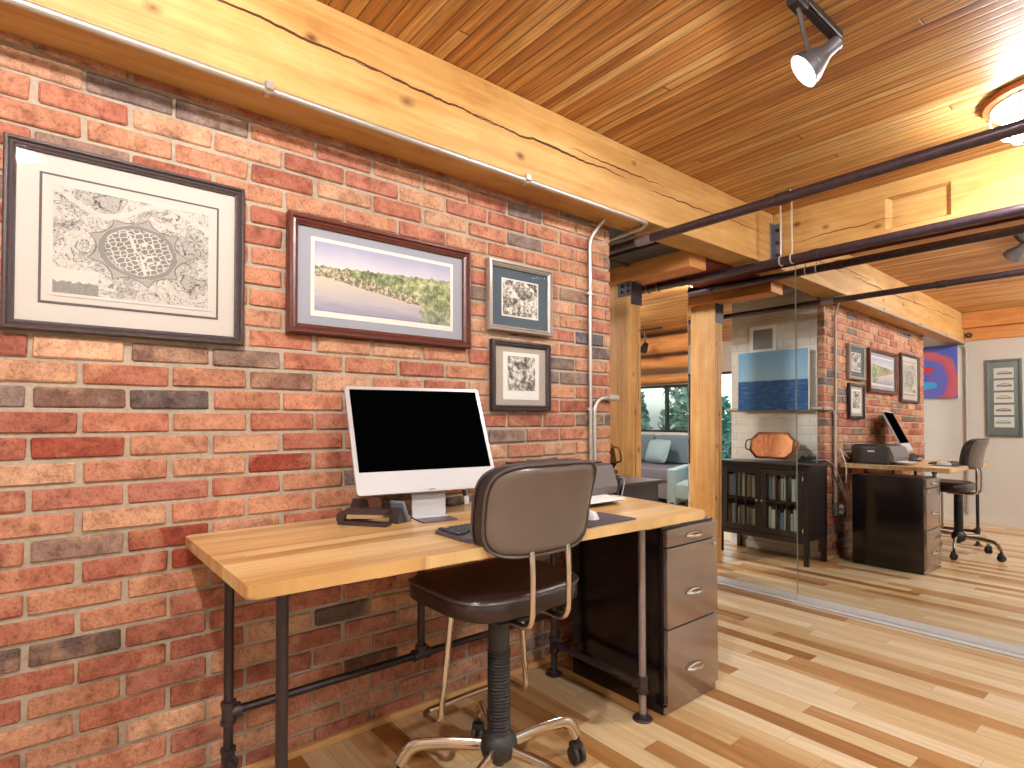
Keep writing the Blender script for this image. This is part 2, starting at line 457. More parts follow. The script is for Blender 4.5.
# art -------------------------------------------------------------
def art_map():
    s = NT('engraved_town_map'); co, c = s.xyz()
    x, z = c[0], c[2]          # half size .19 x .15
    fine = s.noise(co, 170, 5, .8); n1 = s.noise(co, 12, 5, .62, .6); n4 = s.noise(co, 30, 4, .6, .4)
    paper = s.ramp(s.noise(co, 6, 3), [(.3, '#b9b2a8'), (.7, '#c8c1b7')])
    dx = s.m('DIVIDE', s.m('SUBTRACT', x, .008), .098); dz = s.m('DIVIDE', s.m('SUBTRACT', z, -.004), .078)
    rr = s.m('SQRT', s.m('ADD', s.m('MULTIPLY', dx, dx), s.m('MULTIPLY', dz, dz)))
    th = s.m('ARCTAN2', dz, dx)
    wob = s.m('MULTIPLY', s.m('SUBTRACT', s.noise(co, 18, 2), .5), .18)
    r = s.m('ADD', rr, wob)
    # pointed bastions round the moat
    tri = s.m('ABSOLUTE', s.m('SUBTRACT', s.m('FRACT', s.m('MULTIPLY', th, 9/6.2832)), .5))
    bast = s.m('MULTIPLY_ADD', s.m('POWER', s.m('MULTIPLY', tri, 2.0), 2.5), .26, 1.0)
    inside = s.m('LESS_THAN', r, .80)
    moat = s.m('MULTIPLY', s.m('GREATER_THAN', r, .84), s.m('LESS_THAN', r, .96))
    star = s.m('MULTIPLY', s.m('GREATER_THAN', r, .98), s.m('LESS_THAN', r, bast))
    starline = s.m('LESS_THAN', s.m('ABSOLUTE', s.m('SUBTRACT', r, bast)), .022)
    # blocks of houses between pale streets
    rx = s.m('ADD', s.m('MULTIPLY', x, .93), s.m('MULTIPLY', z, .36)); rz = s.m('SUBTRACT', s.m('MULTIPLY', z, .93), s.m('MULTIPLY', x, .36))
    vo = s.n('TexVoronoi', {'Vector': s.vec(rx, s.m('MULTIPLY', rz, 1.5)), 'Scale': 58.0, 'Randomness': .5}, feature='DISTANCE_TO_EDGE').outputs[0]
    street = s.m('LESS_THAN', vo, .085)
    main = s.m('LESS_THAN', s.m('ABSOLUTE', s.m('SUBTRACT', rx, s.m('MULTIPLY', s.m('SUBTRACT', n1, .5), .05))), .0028)
    street = s.m('MAXIMUM', street, main)
    town = s.m('MULTIPLY', s.m('SUBTRACT', 1.0, street), s.m('MULTIPLY_ADD', fine, .7, .32))
    # countryside
    con = s.m('LESS_THAN', s.m('ABSOLUTE', s.m('SUBTRACT', s.m('FRACT', s.m('MULTIPLY', n1, 11.0)), .5)), .08)
    con2 = s.m('LESS_THAN', s.m('ABSOLUTE', s.m('SUBTRACT', s.m('FRACT', s.m('MULTIPLY', n4, 7.0)), .5)), .07)
    shade = s.m('GREATER_THAN', s.m('ADD', n1, s.m('MULTIPLY', s.m('SUBTRACT', fine, .5), .6)), .52)
    field = s.m('ADD', s.m('ADD', s.m('MULTIPLY', con, .5), s.m('MULTIPLY', con2, .3)), s.m('ADD', s.m('MULTIPLY', shade, .28), .06), clamp=True)
    k = s.m('ADD', s.m('MULTIPLY', inside, town), s.m('MULTIPLY', s.m('SUBTRACT', 1.0, inside), field))
    k = s.m('MAXIMUM', s.m('MULTIPLY', k, s.m('SUBTRACT', 1.0, moat)), s.m('MULTIPLY', moat, .62))
    k = s.m('MAXIMUM', s.m('MULTIPLY', k, s.m('SUBTRACT', 1.0, star)), s.m('MULTIPLY', star, .42))
    k = s.m('MAXIMUM', k, s.m('MULTIPLY', starline, .7))
    rv = s.m('LESS_THAN', s.m('ABSOLUTE', s.m('SUBTRACT', s.m('SUBTRACT', z, s.m('MULTIPLY', s.m('SINE', s.m('MULTIPLY', x, 22.0)), .03)), .112)), .008)
    k = s.m('MULTIPLY', k, s.m('SUBTRACT', 1.0, s.m('MULTIPLY', rv, .75)))
    # pale inset with a skyline in the lower left corner, compass disc on the right
    cart = s.m('MULTIPLY', s.m('LESS_THAN', x, -.085), s.m('LESS_THAN', z, -.075))
    sky = s.m('LESS_THAN', s.m('ADD', z, .128), s.m('MULTIPLY', s.noise(s.vec(s.m('MULTIPLY', x, 90.0), 0), 1, 4, .7), .036))
    k = s.m('ADD', s.m('MULTIPLY', k, s.m('SUBTRACT', 1.0, cart)), s.m('MULTIPLY', cart, s.m('MULTIPLY', sky, s.m('MULTIPLY_ADD', fine, .6, .3))))
    ex = s.m('SUBTRACT', x, .148); ez = s.m('SUBTRACT', z, .055)
    er = s.m('SQRT', s.m('ADD', s.m('MULTIPLY', ex, ex), s.m('MULTIPLY', ez, ez)))
    disc = s.m('LESS_THAN', er, .019)
    k = s.m('ADD', s.m('MULTIPLY', k, s.m('SUBTRACT', 1.0, disc)), s.m('MULTIPLY', disc, s.m('MULTIPLY_ADD', s.m('GREATER_THAN', s.m('SINE', s.m('MULTIPLY', s.m('ARCTAN2', ez, ex), 6.0)), .1), .35, .3)))
    bd = s.m('MAXIMUM', s.m('GREATER_THAN', s.m('ABSOLUTE', x), .183), s.m('GREATER_THAN', s.m('ABSOLUTE', z), .142))
    k = s.m('MULTIPLY', k, s.m('SUBTRACT', 1.0, bd), clamp=True)
    return s.bsdf(s.mix(k, paper, '#35312e'), .8, 0, None, .2)

def art_land():
    s = NT('watercolour_landscape'); co, c = s.xyz()
    x, z = c[0], c[2]     # x -.255...255, z -.12...12
    skyc = s.ramp(s.m('ADD', s.m('MULTIPLY', s.m('ADD', z, .12), 3.6), s.m('MULTIPLY', s.noise(co, 8, 3), .25)),
                  [(.5, '#e6ddd2'), (.75, '#c4bfc8'), (.95, '#a3a3b8')])
    watc = s.ramp(s.m('ADD', s.m('MULTIPLY', s.m('ADD', z, .12), 5.5), s.m('MULTIPLY', s.noise(s.vec(s.m('MULTIPLY', x, 4.0), s.m('MULTIPLY', z, 30.0)), 1.5, 3), .4)),
                  [(.2, '#8f8ca0'), (.5, '#b3aaa8'), (.8, '#c2b7a6')])
    nf = s.noise(co, 45, 5, .7); nl = s.noise(co, 12, 3)
    trees = s.ramp(s.m('ADD', s.m('MULTIPLY', nf, .7), s.m('MULTIPLY', nl, .4)), [(.36, '#30382c'), (.47, '#5f6b50'), (.57, '#8f956b'), (.68, '#c2bd96')])
    hou = s.ramp(s.noise(co, 70, 3, .8), [(.38, '#4f463c'), (.5, '#94725e'), (.6, '#ddd4c8')])
    top = s.m('ADD', s.m('MULTIPLY_ADD', x, .05, .047), s.m('MULTIPLY', s.m('SUBTRACT', s.noise(s.vec(s.m('MULTIPLY', x, 30.0), 0), 1, 4, .7), .5), .055))
    shore = s.m('ADD', s.m('MULTIPLY_ADD', x, -.145, -.037), s.m('MULTIPLY', s.m('SUBTRACT', s.noise(s.vec(s.m('MULTIPLY', x, 20.0), 5), 1, 3), .5), .03))
    istree = s.m('LESS_THAN', z, top); isw = s.m('LESS_THAN', z, shore)
    band = s.m('LESS_THAN', s.m('SUBTRACT', z, shore), s.m('MULTIPLY_ADD', s.noise(s.vec(s.m('MULTIPLY', x, 14.0), 2.0), 1, 3), .09, -.01))
    c1 = s.mix(istree, skyc, s.mix(s.m('MULTIPLY', band, .6), trees, hou))
    c1 = s.mix(isw, c1, watc)
    # bank at the lower right
    bank = s.m('MULTIPLY', s.m('GREATER_THAN', s.m('SUBTRACT', x, s.m('MULTIPLY', s.m('SUBTRACT', nf, .5), .1)), .14), s.m('LESS_THAN', z, .0))
    c1 = s.mix(s.m('MULTIPLY', bank, .8), c1, trees)
    return s.bsdf(c1, .8, 0, None, .2)

def art_etch(name, dark='#2e2b2a', pale='#d9d3c8', sc=38, seed=0.0):
    s = NT(name); co, c = s.xyz()
    v = s.vec(s.m('ADD', c[0], seed), c[2])
    n = s.noise(v, sc, 6, .75, .6); n2 = s.noise(v, sc*.35, 3)
    k = s.m('ADD', s.m('MULTIPLY', n, .75), s.m('MULTIPLY', n2, .35))
    return s.bsdf(s.ramp(k, [(.44, dark), (.53, '#7d7770'), (.62, pale)]), .8, 0, None, .2)

def art_sea():
    s = NT('seascape_canvas'); co, c = s.xyz()
    x, z = c[0], c[2]
    sky = s.ramp(s.m('ADD', s.m('MULTIPLY', s.m('ADD', z, .06), 3.2), s.m('MULTIPLY', s.noise(co, 3, 3), .15)), [(.0, '#7fa6bd'), (.35, '#8db4cb'), (.95, '#6f9fc0')])
    wav = s.noise(s.vec(s.m('MULTIPLY', x, 12.0), s.m('MULTIPLY', z, 45.0)), 1.3, 6, .7, .4)
    sea = s.ramp(wav, [(.3, '#10335f'), (.5, '#1d4c80'), (.68, '#3f78a6')])
    return s.bsdf(s.mix(s.m('LESS_THAN', z, -.005), sky, sea), .6, 0, None, .3)

def art_abstract():
    s = NT('red_blue_abstract'); co, c = s.xyz()
    x, z = c[0], c[2]
    n = s.noise(co, 4, 3, .5); n2 = s.noise(co, 12, 4)
    # big red arc sweeping over a blue and violet field, red eye shape, cyan patch
    dx = s.m('SUBTRACT', x, .05); dz = s.m('ADD', z, .12)
    r = s.m('ADD', s.m('SQRT', s.m('ADD', s.m('MULTIPLY', dx, dx), s.m('MULTIPLY', dz, dz))), s.m('MULTIPLY', s.m('SUBTRACT', n, .5), .12))
    base = s.ramp(s.m('ADD', s.m('MULTIPLY', r, 2.2), s.m('MULTIPLY', s.m('SUBTRACT', n2, .5), .15)),
                  [(.18, '#4a58a8'), (.34, '#7a5aa2'), (.42, '#5566b8'), (.6, '#6a62b2'), (.68, '#b85a66'), (.8, '#c4636a'), (.9, '#5560b4')])
    ex = s.m('DIVIDE', s.m('SUBTRACT', x, .0), .1); ez = s.m('DIVIDE', s.m('SUBTRACT', z, .03), .04)
    er = s.m('ADD', s.m('ADD', s.m('MULTIPLY', ex, ex), s.m('MULTIPLY', ez, ez)), s.m('MULTIPLY', s.m('SUBTRACT', n2, .5), 1.2))
    base = s.mix(s.m('LESS_THAN', er, .9), base, '#c23c42')
    fx = s.m('DIVIDE', s.m('SUBTRACT', x, .0), .13); fz = s.m('DIVIDE', s.m('ADD', z, .16), .05)
    fr = s.m('ADD', s.m('ADD', s.m('MULTIPLY', fx, fx), s.m('MULTIPLY', fz, fz)), s.m('MULTIPLY', s.m('SUBTRACT', n2, .5), 1.4))
    base = s.mix(s.m('LESS_THAN', fr, .9), base, '#3f9ccc')
    return s.bsdf(base, .6, 0, None, .3)

def art_car(i):
    s = NT('car_drawing_%d' % i); co, c = s.xyz()
    x, z = c[0], c[2]
    n = s.m('MULTIPLY', s.m('SUBTRACT', s.noise(s.vec(x, z, i*3.3), 40, 4), .5), .01)
    b1 = s.m('DIVIDE', s.m('SUBTRACT', x, .004*(i-2)), .066); b1 = s.m('MULTIPLY', b1, b1)
    topl = s.m('ADD', s.m('MULTIPLY', s.m('SUBTRACT', 1.0, b1), .018+.004*(i % 3)), n)
    body = s.m('MULTIPLY', s.m('LESS_THAN', z, topl), s.m('GREATER_THAN', z, s.m('ADD', n, -.016)))
    body = s.m('MULTIPLY', body, s.m('LESS_THAN', b1, 1.0))
    inn = s.m('MULTIPLY', s.m('LESS_THAN', z, s.m('SUBTRACT', topl, .006)), s.m('GREATER_THAN', z, .0))
    k = s.m('MULTIPLY', body, s.m('SUBTRACT', 1.0, s.m('MULTIPLY', inn, .75)))
    colr = ['#3a3a3c', '#2f3a34', '#7d8450', '#2c2e33', '#3c8f80'][i]
    return s.bsdf(s.mix(s.m('MULTIPLY', k, .85), '#dfe0dc', colr), .8, 0, None, .2)

def foliage_mat(name, stops):
    s = NT(name); co, c = s.xyz()
    n = s.noise(co, 7, 4, .6)
    col = s.ramp(n, stops)
    return s.bsdf(col, .6, 0, None, .3)
m_leaf = foliage_mat('pale_green_leaves', [(.3, '#5a7d66'), (.5, '#a3c4b0'), (.7, '#dfeae2')])
m_leaf2 = foliage_mat('teal_green_leaves', [(.3, '#2f6a62'), (.5, '#6fb0a4'), (.7, '#bfe6dc')])
m_grass = foliage_mat('lawn_green', [(.3, '#4d6a3c'), (.7, '#7f9a5c')])

# ------------------------------------------------------------------ dimensions
CEIL = 2.43; BZ = 2.097; BX = .187; WY = 2.233; WY0 = -.35
CAMX, CAMH = 1.9256, 1.1132
MY, MT = 3.535, -.011          # mirror plane and its slight lean
BACK = -1.2

# ------------------------------------------------------------------ setting: shell
b = BM(); box(b, -6.5, 4.3, -1.3, 8.2, -.12, 0); struct('floor', b, m_floor)
b = BM(); box(b, -6.5, 4.3, -1.3, 8.2, CEIL, CEIL+.12); struct('ceiling', b, m_ceil)

# brick pier: real bricks in a mortar bed
def brick_wall():
    bm = BM(); lay = bm.loops.layers.float_color.new('col')
    ROW, L, J = .06713, .2125, .0125
    pal = ['#c88667', '#ce926f', '#bd765b', '#d3a07c', '#c88767', '#b26b54', '#d4a481', '#bd7963', '#cc9473', '#b76f58', '#c58869']
    dark = {(-10, 0): '#6d5a56', (-10, -1): '#74605a', (0, 0): '#8a6a5c', (0, 1): '#6f625e', (-11, 3): '#6b5a52', (0, 4): '#8f7a6c', (-9, 4): '#6f5d55',
            (-13, 1): '#a05a40', (1, 2): '#8f6a58', (2, 1): '#9a7868', (2, 2): '#8d7466', (-8, 3): '#6b564c', (-2, 5): '#8a5a48', (-3, 2): '#a04632', (-2, 0): '#a8523c', (-6, 1): '#a04a36',
            (3, 8): '#7a6b66', (-14, 4): '#7b5a4c', (5, 9): '#6f6a72', (-1, 9): '#8a7466', (-1, 10): '#7c6a60', (-7, 1): '#ad4f38', (6, 7): '#7d6c66', (4, 10): '#70666a', (-4, 8): '#8a6f60'}
    k0 = -17
    for k in range(k0, 16):
        z0 = 1.136+k*ROW+J/2; z1 = z0+ROW-J
        if z1 < .02: continue
        z0 = max(z0, .0); z1 = min(z1, 2.2)
        if z0 > 2.19: continue
        ph = -.042 if k % 2 == 0 else .0645
        for i in range(-3, 13):
            y0 = ph+i*L+J/2+random.uniform(-.003, .003); y1 = ph+(i+1)*L-J/2+random.uniform(-.003, .003)
            y0 = max(y0, WY0); y1 = min(y1, WY)
            if y1-y0 < .025: continue
            jx = random.uniform(-.0025, .0025)
            if (k, i) in dark: c = lin(dark[k, i])
            else:
                r = random.random()
                c = lin(random.choice(pal) if r > .10 else random.choice(['#8d7a72', '#977a6b', '#86746f', '#a8634e']))
            f = random.uniform(.9, 1.1)
            gy = .3*c[0]+.5*c[1]+.2*c[2]; c = tuple(q*.9+gy*.1 for q in c[:3])
            c = tuple(min(1, q*f) for q in c[:3])+(1,)
            vs = box(bm, -.05, .004+jx, y0, y1, z0+random.uniform(-.002, .001), z1+random.uniform(-.001, .002), .0045, 1)
            for v in vs:
                v.co.y += random.uniform(-.002, .002); v.co.z += random.uniform(-.0018, .0018)
            random.random()
            for f_ in {f for v in vs for f in v.link_faces}:
                f_.material_index = 0
                for lp in f_.loops: lp[lay] = c
    vs = box(bm, -.8, -.004, WY0+.004, WY-.004, 0, CEIL)
    for f_ in {f for v in vs for f in v.link_faces}: f_.material_index = 1
    return struct('wall_left', bm, [m_brick, m_mortar], angle=30)
brick_wall()
# painted end of the pier (faces the mirror): white painted bricks
bm = BM()
for k in range(-17, 18):
    z0 = 1.136+k*.06713+.003; z1 = z0+.0611
    if z1 < .02: continue
    z0 = max(0, z0); z1 = min(z1, CEIL-.001)
    ph = 0 if k % 2 == 0 else .106
    for i in range(-5, 2):
        x0 = ph+i*.2125+.003; x1 = x0+.2065
        x0 = max(x0, -.8); x1 = min(x1, -.052)
        if x1-x0 < .02: continue
        box(bm, x0, x1, WY-.03, WY+.005+random.uniform(-.001, .001), z0, z1, .003, 1)
box(bm, -.8, -.052, WY-.03, WY+.002, 0, CEIL)
struct('wall_end', bm, m_whitebrick)

# other walls
b = BM(); box(b, -1.9, 4.3, BACK-.1, BACK, 0, CEIL)
struct('wall_back', b, m_white)
b = BM(); box(b, -.40, 4.3, 3.705, 4.3, 0, CEIL); struct('wall_front', b, m_white)
# living room shell
b = BM(); box(b, -6.6, -6.5, -1.3, 8.2, 0, CEIL); struct('wall_far', b, m_white)
def wall_y(bm, y0, y1, x0, x1, holes):
    """wall slab along x with rectangular holes (hx0, hx1, hz0, hz1)"""
    xs = x0
    for hx0, hx1, hz0, hz1 in holes:
        box(bm, xs, hx0, y0, y1, 0, CEIL)
        box(bm, hx0, hx1, y0, y1, 0, hz0)
        box(bm, hx0, hx1, y0, y1, hz1, CEIL)
        xs = hx1
    box(bm, xs, x1, y0, y1, 0, CEIL)
b = BM(); wall_y(b, 7.7, 7.85, -6.5, 4.3, [(-5.5, -2.25, .88, 1.64)]); struct('wall_living', b, m_white)
b = BM(); wall_y(b, BACK-.1, BACK, -6.5, -1.9, [(-4.4, -2.55, .45, 1.95)]); struct('wall_garden', b, m_white)
def wall_x(bm, x0, x1, y0, y1, holes):
    ys = y0
    for hy0, hy1, hz0, hz1 in holes:
        box(bm, x0, x1, ys, hy0, 0, CEIL); box(bm, x0, x1, hy0, hy1, 0, hz0); box(bm, x0, x1, hy0, hy1, hz1, CEIL); ys = hy1
    box(bm, x0, x1, ys, y1, 0, CEIL)
b = BM(); wall_x(b, 4.2, 4.3, -1.3, 3.62, [(-.6, 2.9, .55, 2.15)]); struct('wall_right', b, m_white)

def window_y(name, x0, x1, z0, z1, y, mull):
    bm = BM(); t = .035
    for a in (x0, x1-t): box(bm, a, a+t, y-.05, y+.02, z0, z1, .004, 1)
    for a in (z0, z1-t): box(bm, x0, x1, y-.05, y+.02, a, a+t, .004, 1)
    for mx in mull: box(bm, mx-.02, mx+.02, y-.05, y+.02, z0, z1, .004, 1)
    o = struct(name, bm, m_winframe)
    bm = BM(); box(bm, x0+t/2, x1-t/2, y-.018, y-.012, z0+t/2, z1-t/2); obj('window_pane', bm, m_pane, o)
    return o
window_y('window_1', -5.5, -2.25, .88, 1.64, 7.78, [-4.85, -4.21, -3.57, -2.93])
window_y('window_2', -4.4, -2.55, .45, 1.95, BACK-.05, [-3.5])
bm = BM()
for a in (-.6, 2.86): box(bm, 4.2, 4.28, a, a+.04, .55, 2.15, .004, 1)
for a in (.55, 2.11): box(bm, 4.2, 4.28, -.6, 2.9, a, a+.04, .004, 1)
for a in (.55, 1.72): box(bm, 4.2, 4.28, a-.02, a+.02, .55, 2.15, .004, 1)
o3 = struct('window_3', bm, m_winframe)
bm = BM(); box(bm, 4.24, 4.246, -.58, 2.88, .57, 2.13); obj('window_pane', bm, m_pane, o3)

# skirting boards
bm = BM(); box(bm, .0045, .028, WY0, WY, 0, .024, .006, 3); struct('baseboard_left', bm, m_base)
bm = BM(); box(bm, -1.9, 4.2, BACK, BACK+.015, 0, .10, .004, 2); struct('baseboard_back', bm, m_trimwhite)
bm = BM(); box(bm, -.8, -.0, WY+.006, WY+.018, 0, .06, .004, 2); struct('baseboard_end', bm, m_trimwhite)

# lintel logs over the living room window
for i, (z0, z1, y0, lab) in enumerate(((1.655, 1.84, 7.55, 'lower rough timber lintel just above the far living room window'),
                                       (1.86, 2.08, 7.32, 'upper rough timber lintel set higher above the far living room window'),
                                       (2.09, 2.40, 7.2, 'topmost timber beam just below the living room ceiling above the window'))):
    bm = BM(); n = 14
    pts = [(-6.4+i_*.6, y0+.1, (z0+z1)/2+random.uniform(-.012, .012)) for i_ in range(n)]
    vs = tube(bm, pts, (z1-z0)/2, 12, sx=1.0, sy=.9)
    o = obj('timber_lintel', bm, m_header); tag(o, lab, 'beam')

# ------------------------------------------------------------------ timber frame
bm = BM(); box(bm, .007, BX, BACK+.002, 3.629, BZ, CEIL-.001, .008, 2)
o = obj('timber_beam', bm, m_beam); tag(o, 'long honey coloured timber beam running along the top of the brick wall', 'beam')

def cross_beam():
    bm = BM()
    x0, x1, y0, y1, z0, z1 = BX+.002, 4.19, 3.631, 3.70, BZ, CEIL-.001
    hx0, hx1, hz0, hz1 = .818, 1.118, 2.172, 2.35; d = .03; s = .026
    box(bm, x0, x1, y0+d, y1, z0, z1)
    V = lambda x, z, y=y0: bm.verts.new((x, y, z))
    o_ = [V(x0, z0), V(x1, z0), V(x1, z1), V(x0, z1)]
    h = [V(hx0, hz0), V(hx1, hz0), V(hx1, hz1), V(hx0, hz1)]
    q = [V(hx0+s, hz0+s*.5, y0+d-.001), V(hx1-s, hz0+s*.5, y0+d-.001), V(hx1-s, hz1-s*.5, y0+d-.001), V(hx0+s, hz1-s*.5, y0+d-.001)]
    for A, B in ((o_, h), (h, q)):
        for k in range(4): bm.faces.new((A[k], A[(k+1) % 4], B[(k+1) % 4], B[k]))
    bm.faces.new(q)
    r = [V(x0, z0, y0+d), V(x1, z0, y0+d), V(x1, z1, y0+d), V(x0, z1, y0+d)]
    for k in range(4): bm.faces.new((o_[(k+1) % 4], o_[k], r[k], r[(k+1) % 4]))
    o = obj('cross_beam', bm, m_cross, angle=20)
    tag(o, 'honey timber cross beam with a recessed panel above the mirror doors', 'beam')
cross_beam()
bm = BM(); box(bm, -3.4, .004, 2.95, 3.13, 2.02, CEIL-.001, .008, 2)
o = obj('header_beam', bm, m_header); tag(o, 'orange timber header crossing above the opening on top of the post', 'beam')
bm = BM(); box(bm, -3.4, .004, 3.135, 3.52, 2.078, 2.11, .004, 1)
o = obj('soffit_board', bm, m_red); tag(o, 'dark red brown soffit board between the header and the mirror top', 'board')
bm = BM(); box(bm, BX+.002, 4.19, BACK+.002, BACK+.10, 2.25, CEIL-.001, .006, 2)
o = obj('wall_beam', bm, m_header); tag(o, 'brown timber beam under the ceiling along the white back wall', 'beam')
bm = BM(); box(bm, BX+.002, 4.19, BACK+.002, BACK+.03, 2.108, 2.248, .003, 1)
o = obj('fascia_board', bm, m_header); tag(o, 'orange wooden fascia board at the top of the white back wall', 'board')

# posts
PX, PY = -.57, 3.03
t = thing('timber_post', 'square timber post in the opening behind the brick wall end', 'post', (PX, PY, 0))
bm = BM(); box(bm, -.11, .11, -.05, .05, 0, 2.018, .006, 2); obj('shaft', bm, m_post, t)
bm = BM()
box(bm, .0, .113, -.056, -.051, 1.93, 2.06, .001, 1); box(bm, .111, .117, -.056, .056, 1.87, 2.016, .001, 1)
for z in (1.96, 2.0): cyl(bm, (.03, -.056, z), (.03, -.068, z), .011, 8); cyl(bm, (.08, -.056, z), (.08, -.068, z), .011, 8)
obj('post_bracket', bm, m_darksteel, t)

# joint plate between main beam and cross beam
t = thing('beam_bracket', 'bolted grey steel angle bracket where the two timber beams meet', 'bracket', (BX, 3.629, 2.24))
bm = BM(); box(bm, .004, .055, -.006, 0, -.12, .125, .001, 1); box(bm, .0005, .006, -.06, 0, -.12, .125, .001, 1); obj('angle_plate', bm, m_steel, t)
for z in (-.08, .0, .08):
    bm = BM(); cyl(bm, (.03, -.006, z), (.03, -.022, z), .012, 6); cyl(bm, (.03, -.02, z), (.03, -.03, z), .006, 8); obj('bolt', bm, m_darksteel, t)

# ------------------------------------------------------------------ mirror doors
ang = math.atan(MT)
def mirror_panel(name, label, x0, x1, dy=0.0):
    t = thing(name, label, 'mirror', ((x0+x1)/2, MY+dy, 1.1))
    t.rotation_euler = (MT, 0, 0)          # leans back a touch at the top
    w = (x1-x0)/2
    bm = BM(); box(bm, -w+.003, w-.003, 0.0, .005, -1.055, .95); obj('mirror_glass', bm, m_mirror, t)
    bm = BM(); box(bm, -w+.003, w-.003, .006, .02, -1.055, .95); obj('backing', bm, m_white, t)
    bm = BM()
    for sx in (-1, 1): box(bm, sx*w-.002 if sx > 0 else -w, sx*w if sx > 0 else -w+.002, -.001, .02, -1.055, .95)
    obj('edge_strip', bm, m_conduit, t)
    bm = BM(); box(bm, -w, w, -.003, .02, -1.092, -1.056, .001, 1); obj('bottom_rail', bm, m_track, t)
mirror_panel('mirror_door', 'narrower mirror door panel left of the seam, beside the timber post reflection', -.40, .357)
mirror_panel('mirror_door', 'wide mirror door panel reflecting the desk and office chair', .359, 1.95)
mirror_panel('mirror_door', 'far mirror door panel at the right end of the mirrored wall', 1.952, 4.1)
bm = BM(); box(bm, -.40, 4.15, 3.468, 3.545, .0, .006, .002, 1); box(bm, -.40, 4.15, 3.468, 3.474, .0, .010, .002, 1)
o = obj('mirror_track', bm, m_track); tag(o, 'silver floor track in front of the mirror doors', 'track')
bm = BM(); box(bm, -.40, 4.15, 3.528, 3.70, 2.066, 2.094, .002, 1)
o = obj('mirror_head_track', bm, m_red); tag(o, 'brown head track over the top edge of the mirror doors', 'track')

# ------------------------------------------------------------------ pipes and conduits
def single(name, bm, mat, label, cat, group=None, **k):
    return tag(obj(name, bm, mat, **k), label, cat, group)

t = thing('ceiling_pipe', 'thick dark bronze pipe nearest the camera, crossing below the ceiling', 'pipe', (0, 2.40, 2.045))
bm = BM(); tube(bm, [(-3.4, 0, 0), (4.19, 0, 0)], .0225, 16); obj('pipe_run', bm, m_pipe2, t)
bm = BM(); tube(bm, [(.79, 0, 0), (.85, 0, 0)], .026, 16); obj('coupling', bm, m_iron, t)
bm = BM(); tube(bm, [(.05, 0, 0), (.14, 0, 0)], .026, 16); obj('coupling', bm, m_silverpipe, t)
t = thing('mirror_top_pipe', 'dark pipe running along the top of the mirror doors', 'pipe', (0, 3.375, 2.05))
bm = BM(); tube(bm, [(-3.4, 0, 0), (4.19, 0, 0)], .0245, 14); obj('pipe_run', bm, m_pipe2, t)
for x in (-.35, .52):
    bm = BM(); tube(bm, [(x, 0, 0), (x+.045, 0, 0)], .0285, 14); obj('coupling', bm, m_pipe2, t)
def hanger(name, x, y, zb, label, ztop=CEIL):
    t = thing(name, label, 'hanger', (x, y, zb))
    bm = BM(); cyl(bm, (0, 0, .0285), (0, 0, max(.029, ztop-zb-.004)), .0055, 8); obj('rod', bm, m_conduit, t)
    bm = BM(); lathe(bm, [(0, 0), (.022, 0), (.024, -.004), (.012, -.012), (0, -.012)], Matrix.Translation((0, 0, ztop-zb-.001)), 16); obj('ceiling_disc', bm, m_darksteel, t)
    bm = BM(); tube(bm, [(0, .0293*math.cos(a), .0293*math.sin(a)) for a in [R_(k) for k in range(-240, 61, 20)]], .004, 8); obj('hook', bm, m_conduit, t)
hanger('pipe_hanger', .35, 3.375, 2.05, 'steel rod hanger directly in front of the beam bracket')
hanger('pipe_hanger', .415, 3.375, 2.05, 'steel rod hanger just right of the one at the beam bracket')
hanger('pipe_hanger', -.62, 3.375, 2.05, 'short pipe hanger closest to the timber post', 2.0775)
hanger('pipe_hanger', -.53, 3.375, 2.05, 'short pipe hanger between the timber post and the beam end', 2.0775)

# conduits on the beam and the wall
bm = BM()
r0 = .011
pts = rounded([(BX+.006, BACK+.02, BZ-.012), (BX+.006, 2.33, BZ-.012), (.02, 2.33, BZ-.02), (-.25, 2.33, BZ-.02)], .09, 8)
tube(bm, pts, r0, 12)
t = thing('beam_conduit', 'galvanised conduit following the lower edge of the long timber beam', 'conduit', (0, 0, 0)); obj('conduit_run', bm, m_conduit, t)
for y in (-.4, .49, 1.5):
    bm = BM(); box(bm, BX-.004, BX+.026, y-.012, y+.012, BZ-.017, BZ+.01, .003, 1); box(bm, BX-.02, BX+.012, y-.008, y+.008, BZ-.024, BZ-.002, .002, 1)
    obj('strap', bm, m_conduit, t)
t = thing('wall_conduit', 'straight vertical conduit on the brick beside the two small pictures', 'conduit', (.02, 2.062, 0))
bm = BM(); tube(bm, rounded([(0, 0, .40), (0, 0, 2.0), (.03, .03, 2.06), (.05, .05, 2.094)], .05, 6), .0095, 12); obj('conduit_run', bm, m_conduit, t)
for z in (1.15, 1.72):
    bm = BM(); box(bm, -.014, .008, -.022, .014, z, z+.014, .002, 1); obj('strap', bm, m_conduit, t)
t = thing('bent_conduit', 'conduit bending around the brick corner and passing behind the sea canvas', 'conduit', (.022, 2.088, 0))
bm = BM()
pts = rounded([(0, 0, .42), (0, 0, 1.215), (0, WY+.03-2.088, 1.215), (-.86, WY+.03-2.088, 1.215)], .10, 8)
tube(bm, pts, .0105, 12); obj('conduit_run', bm, m_conduit, t)
bm = BM(); tube(bm, [(.0, WY+.005-2.088-.05, 1.215), (.0, WY+.028-2.088, 1.215), ], .016, 12); tube(bm, [(-.02, WY+.03-2.088, 1.215), (-.06, WY+.03-2.088, 1.215)], .0155, 12); obj('fitting', bm, m_conduit, t)
t = thing('outlet_box', 'metal outlet box low on the brick near its corner, with plugs', 'outlet', (.03, 2.06, .40))
bm = BM(); box(bm, -.022, .018, -.05, .05, -.05, .05, .006, 2); obj('box', bm, m_steel, t)
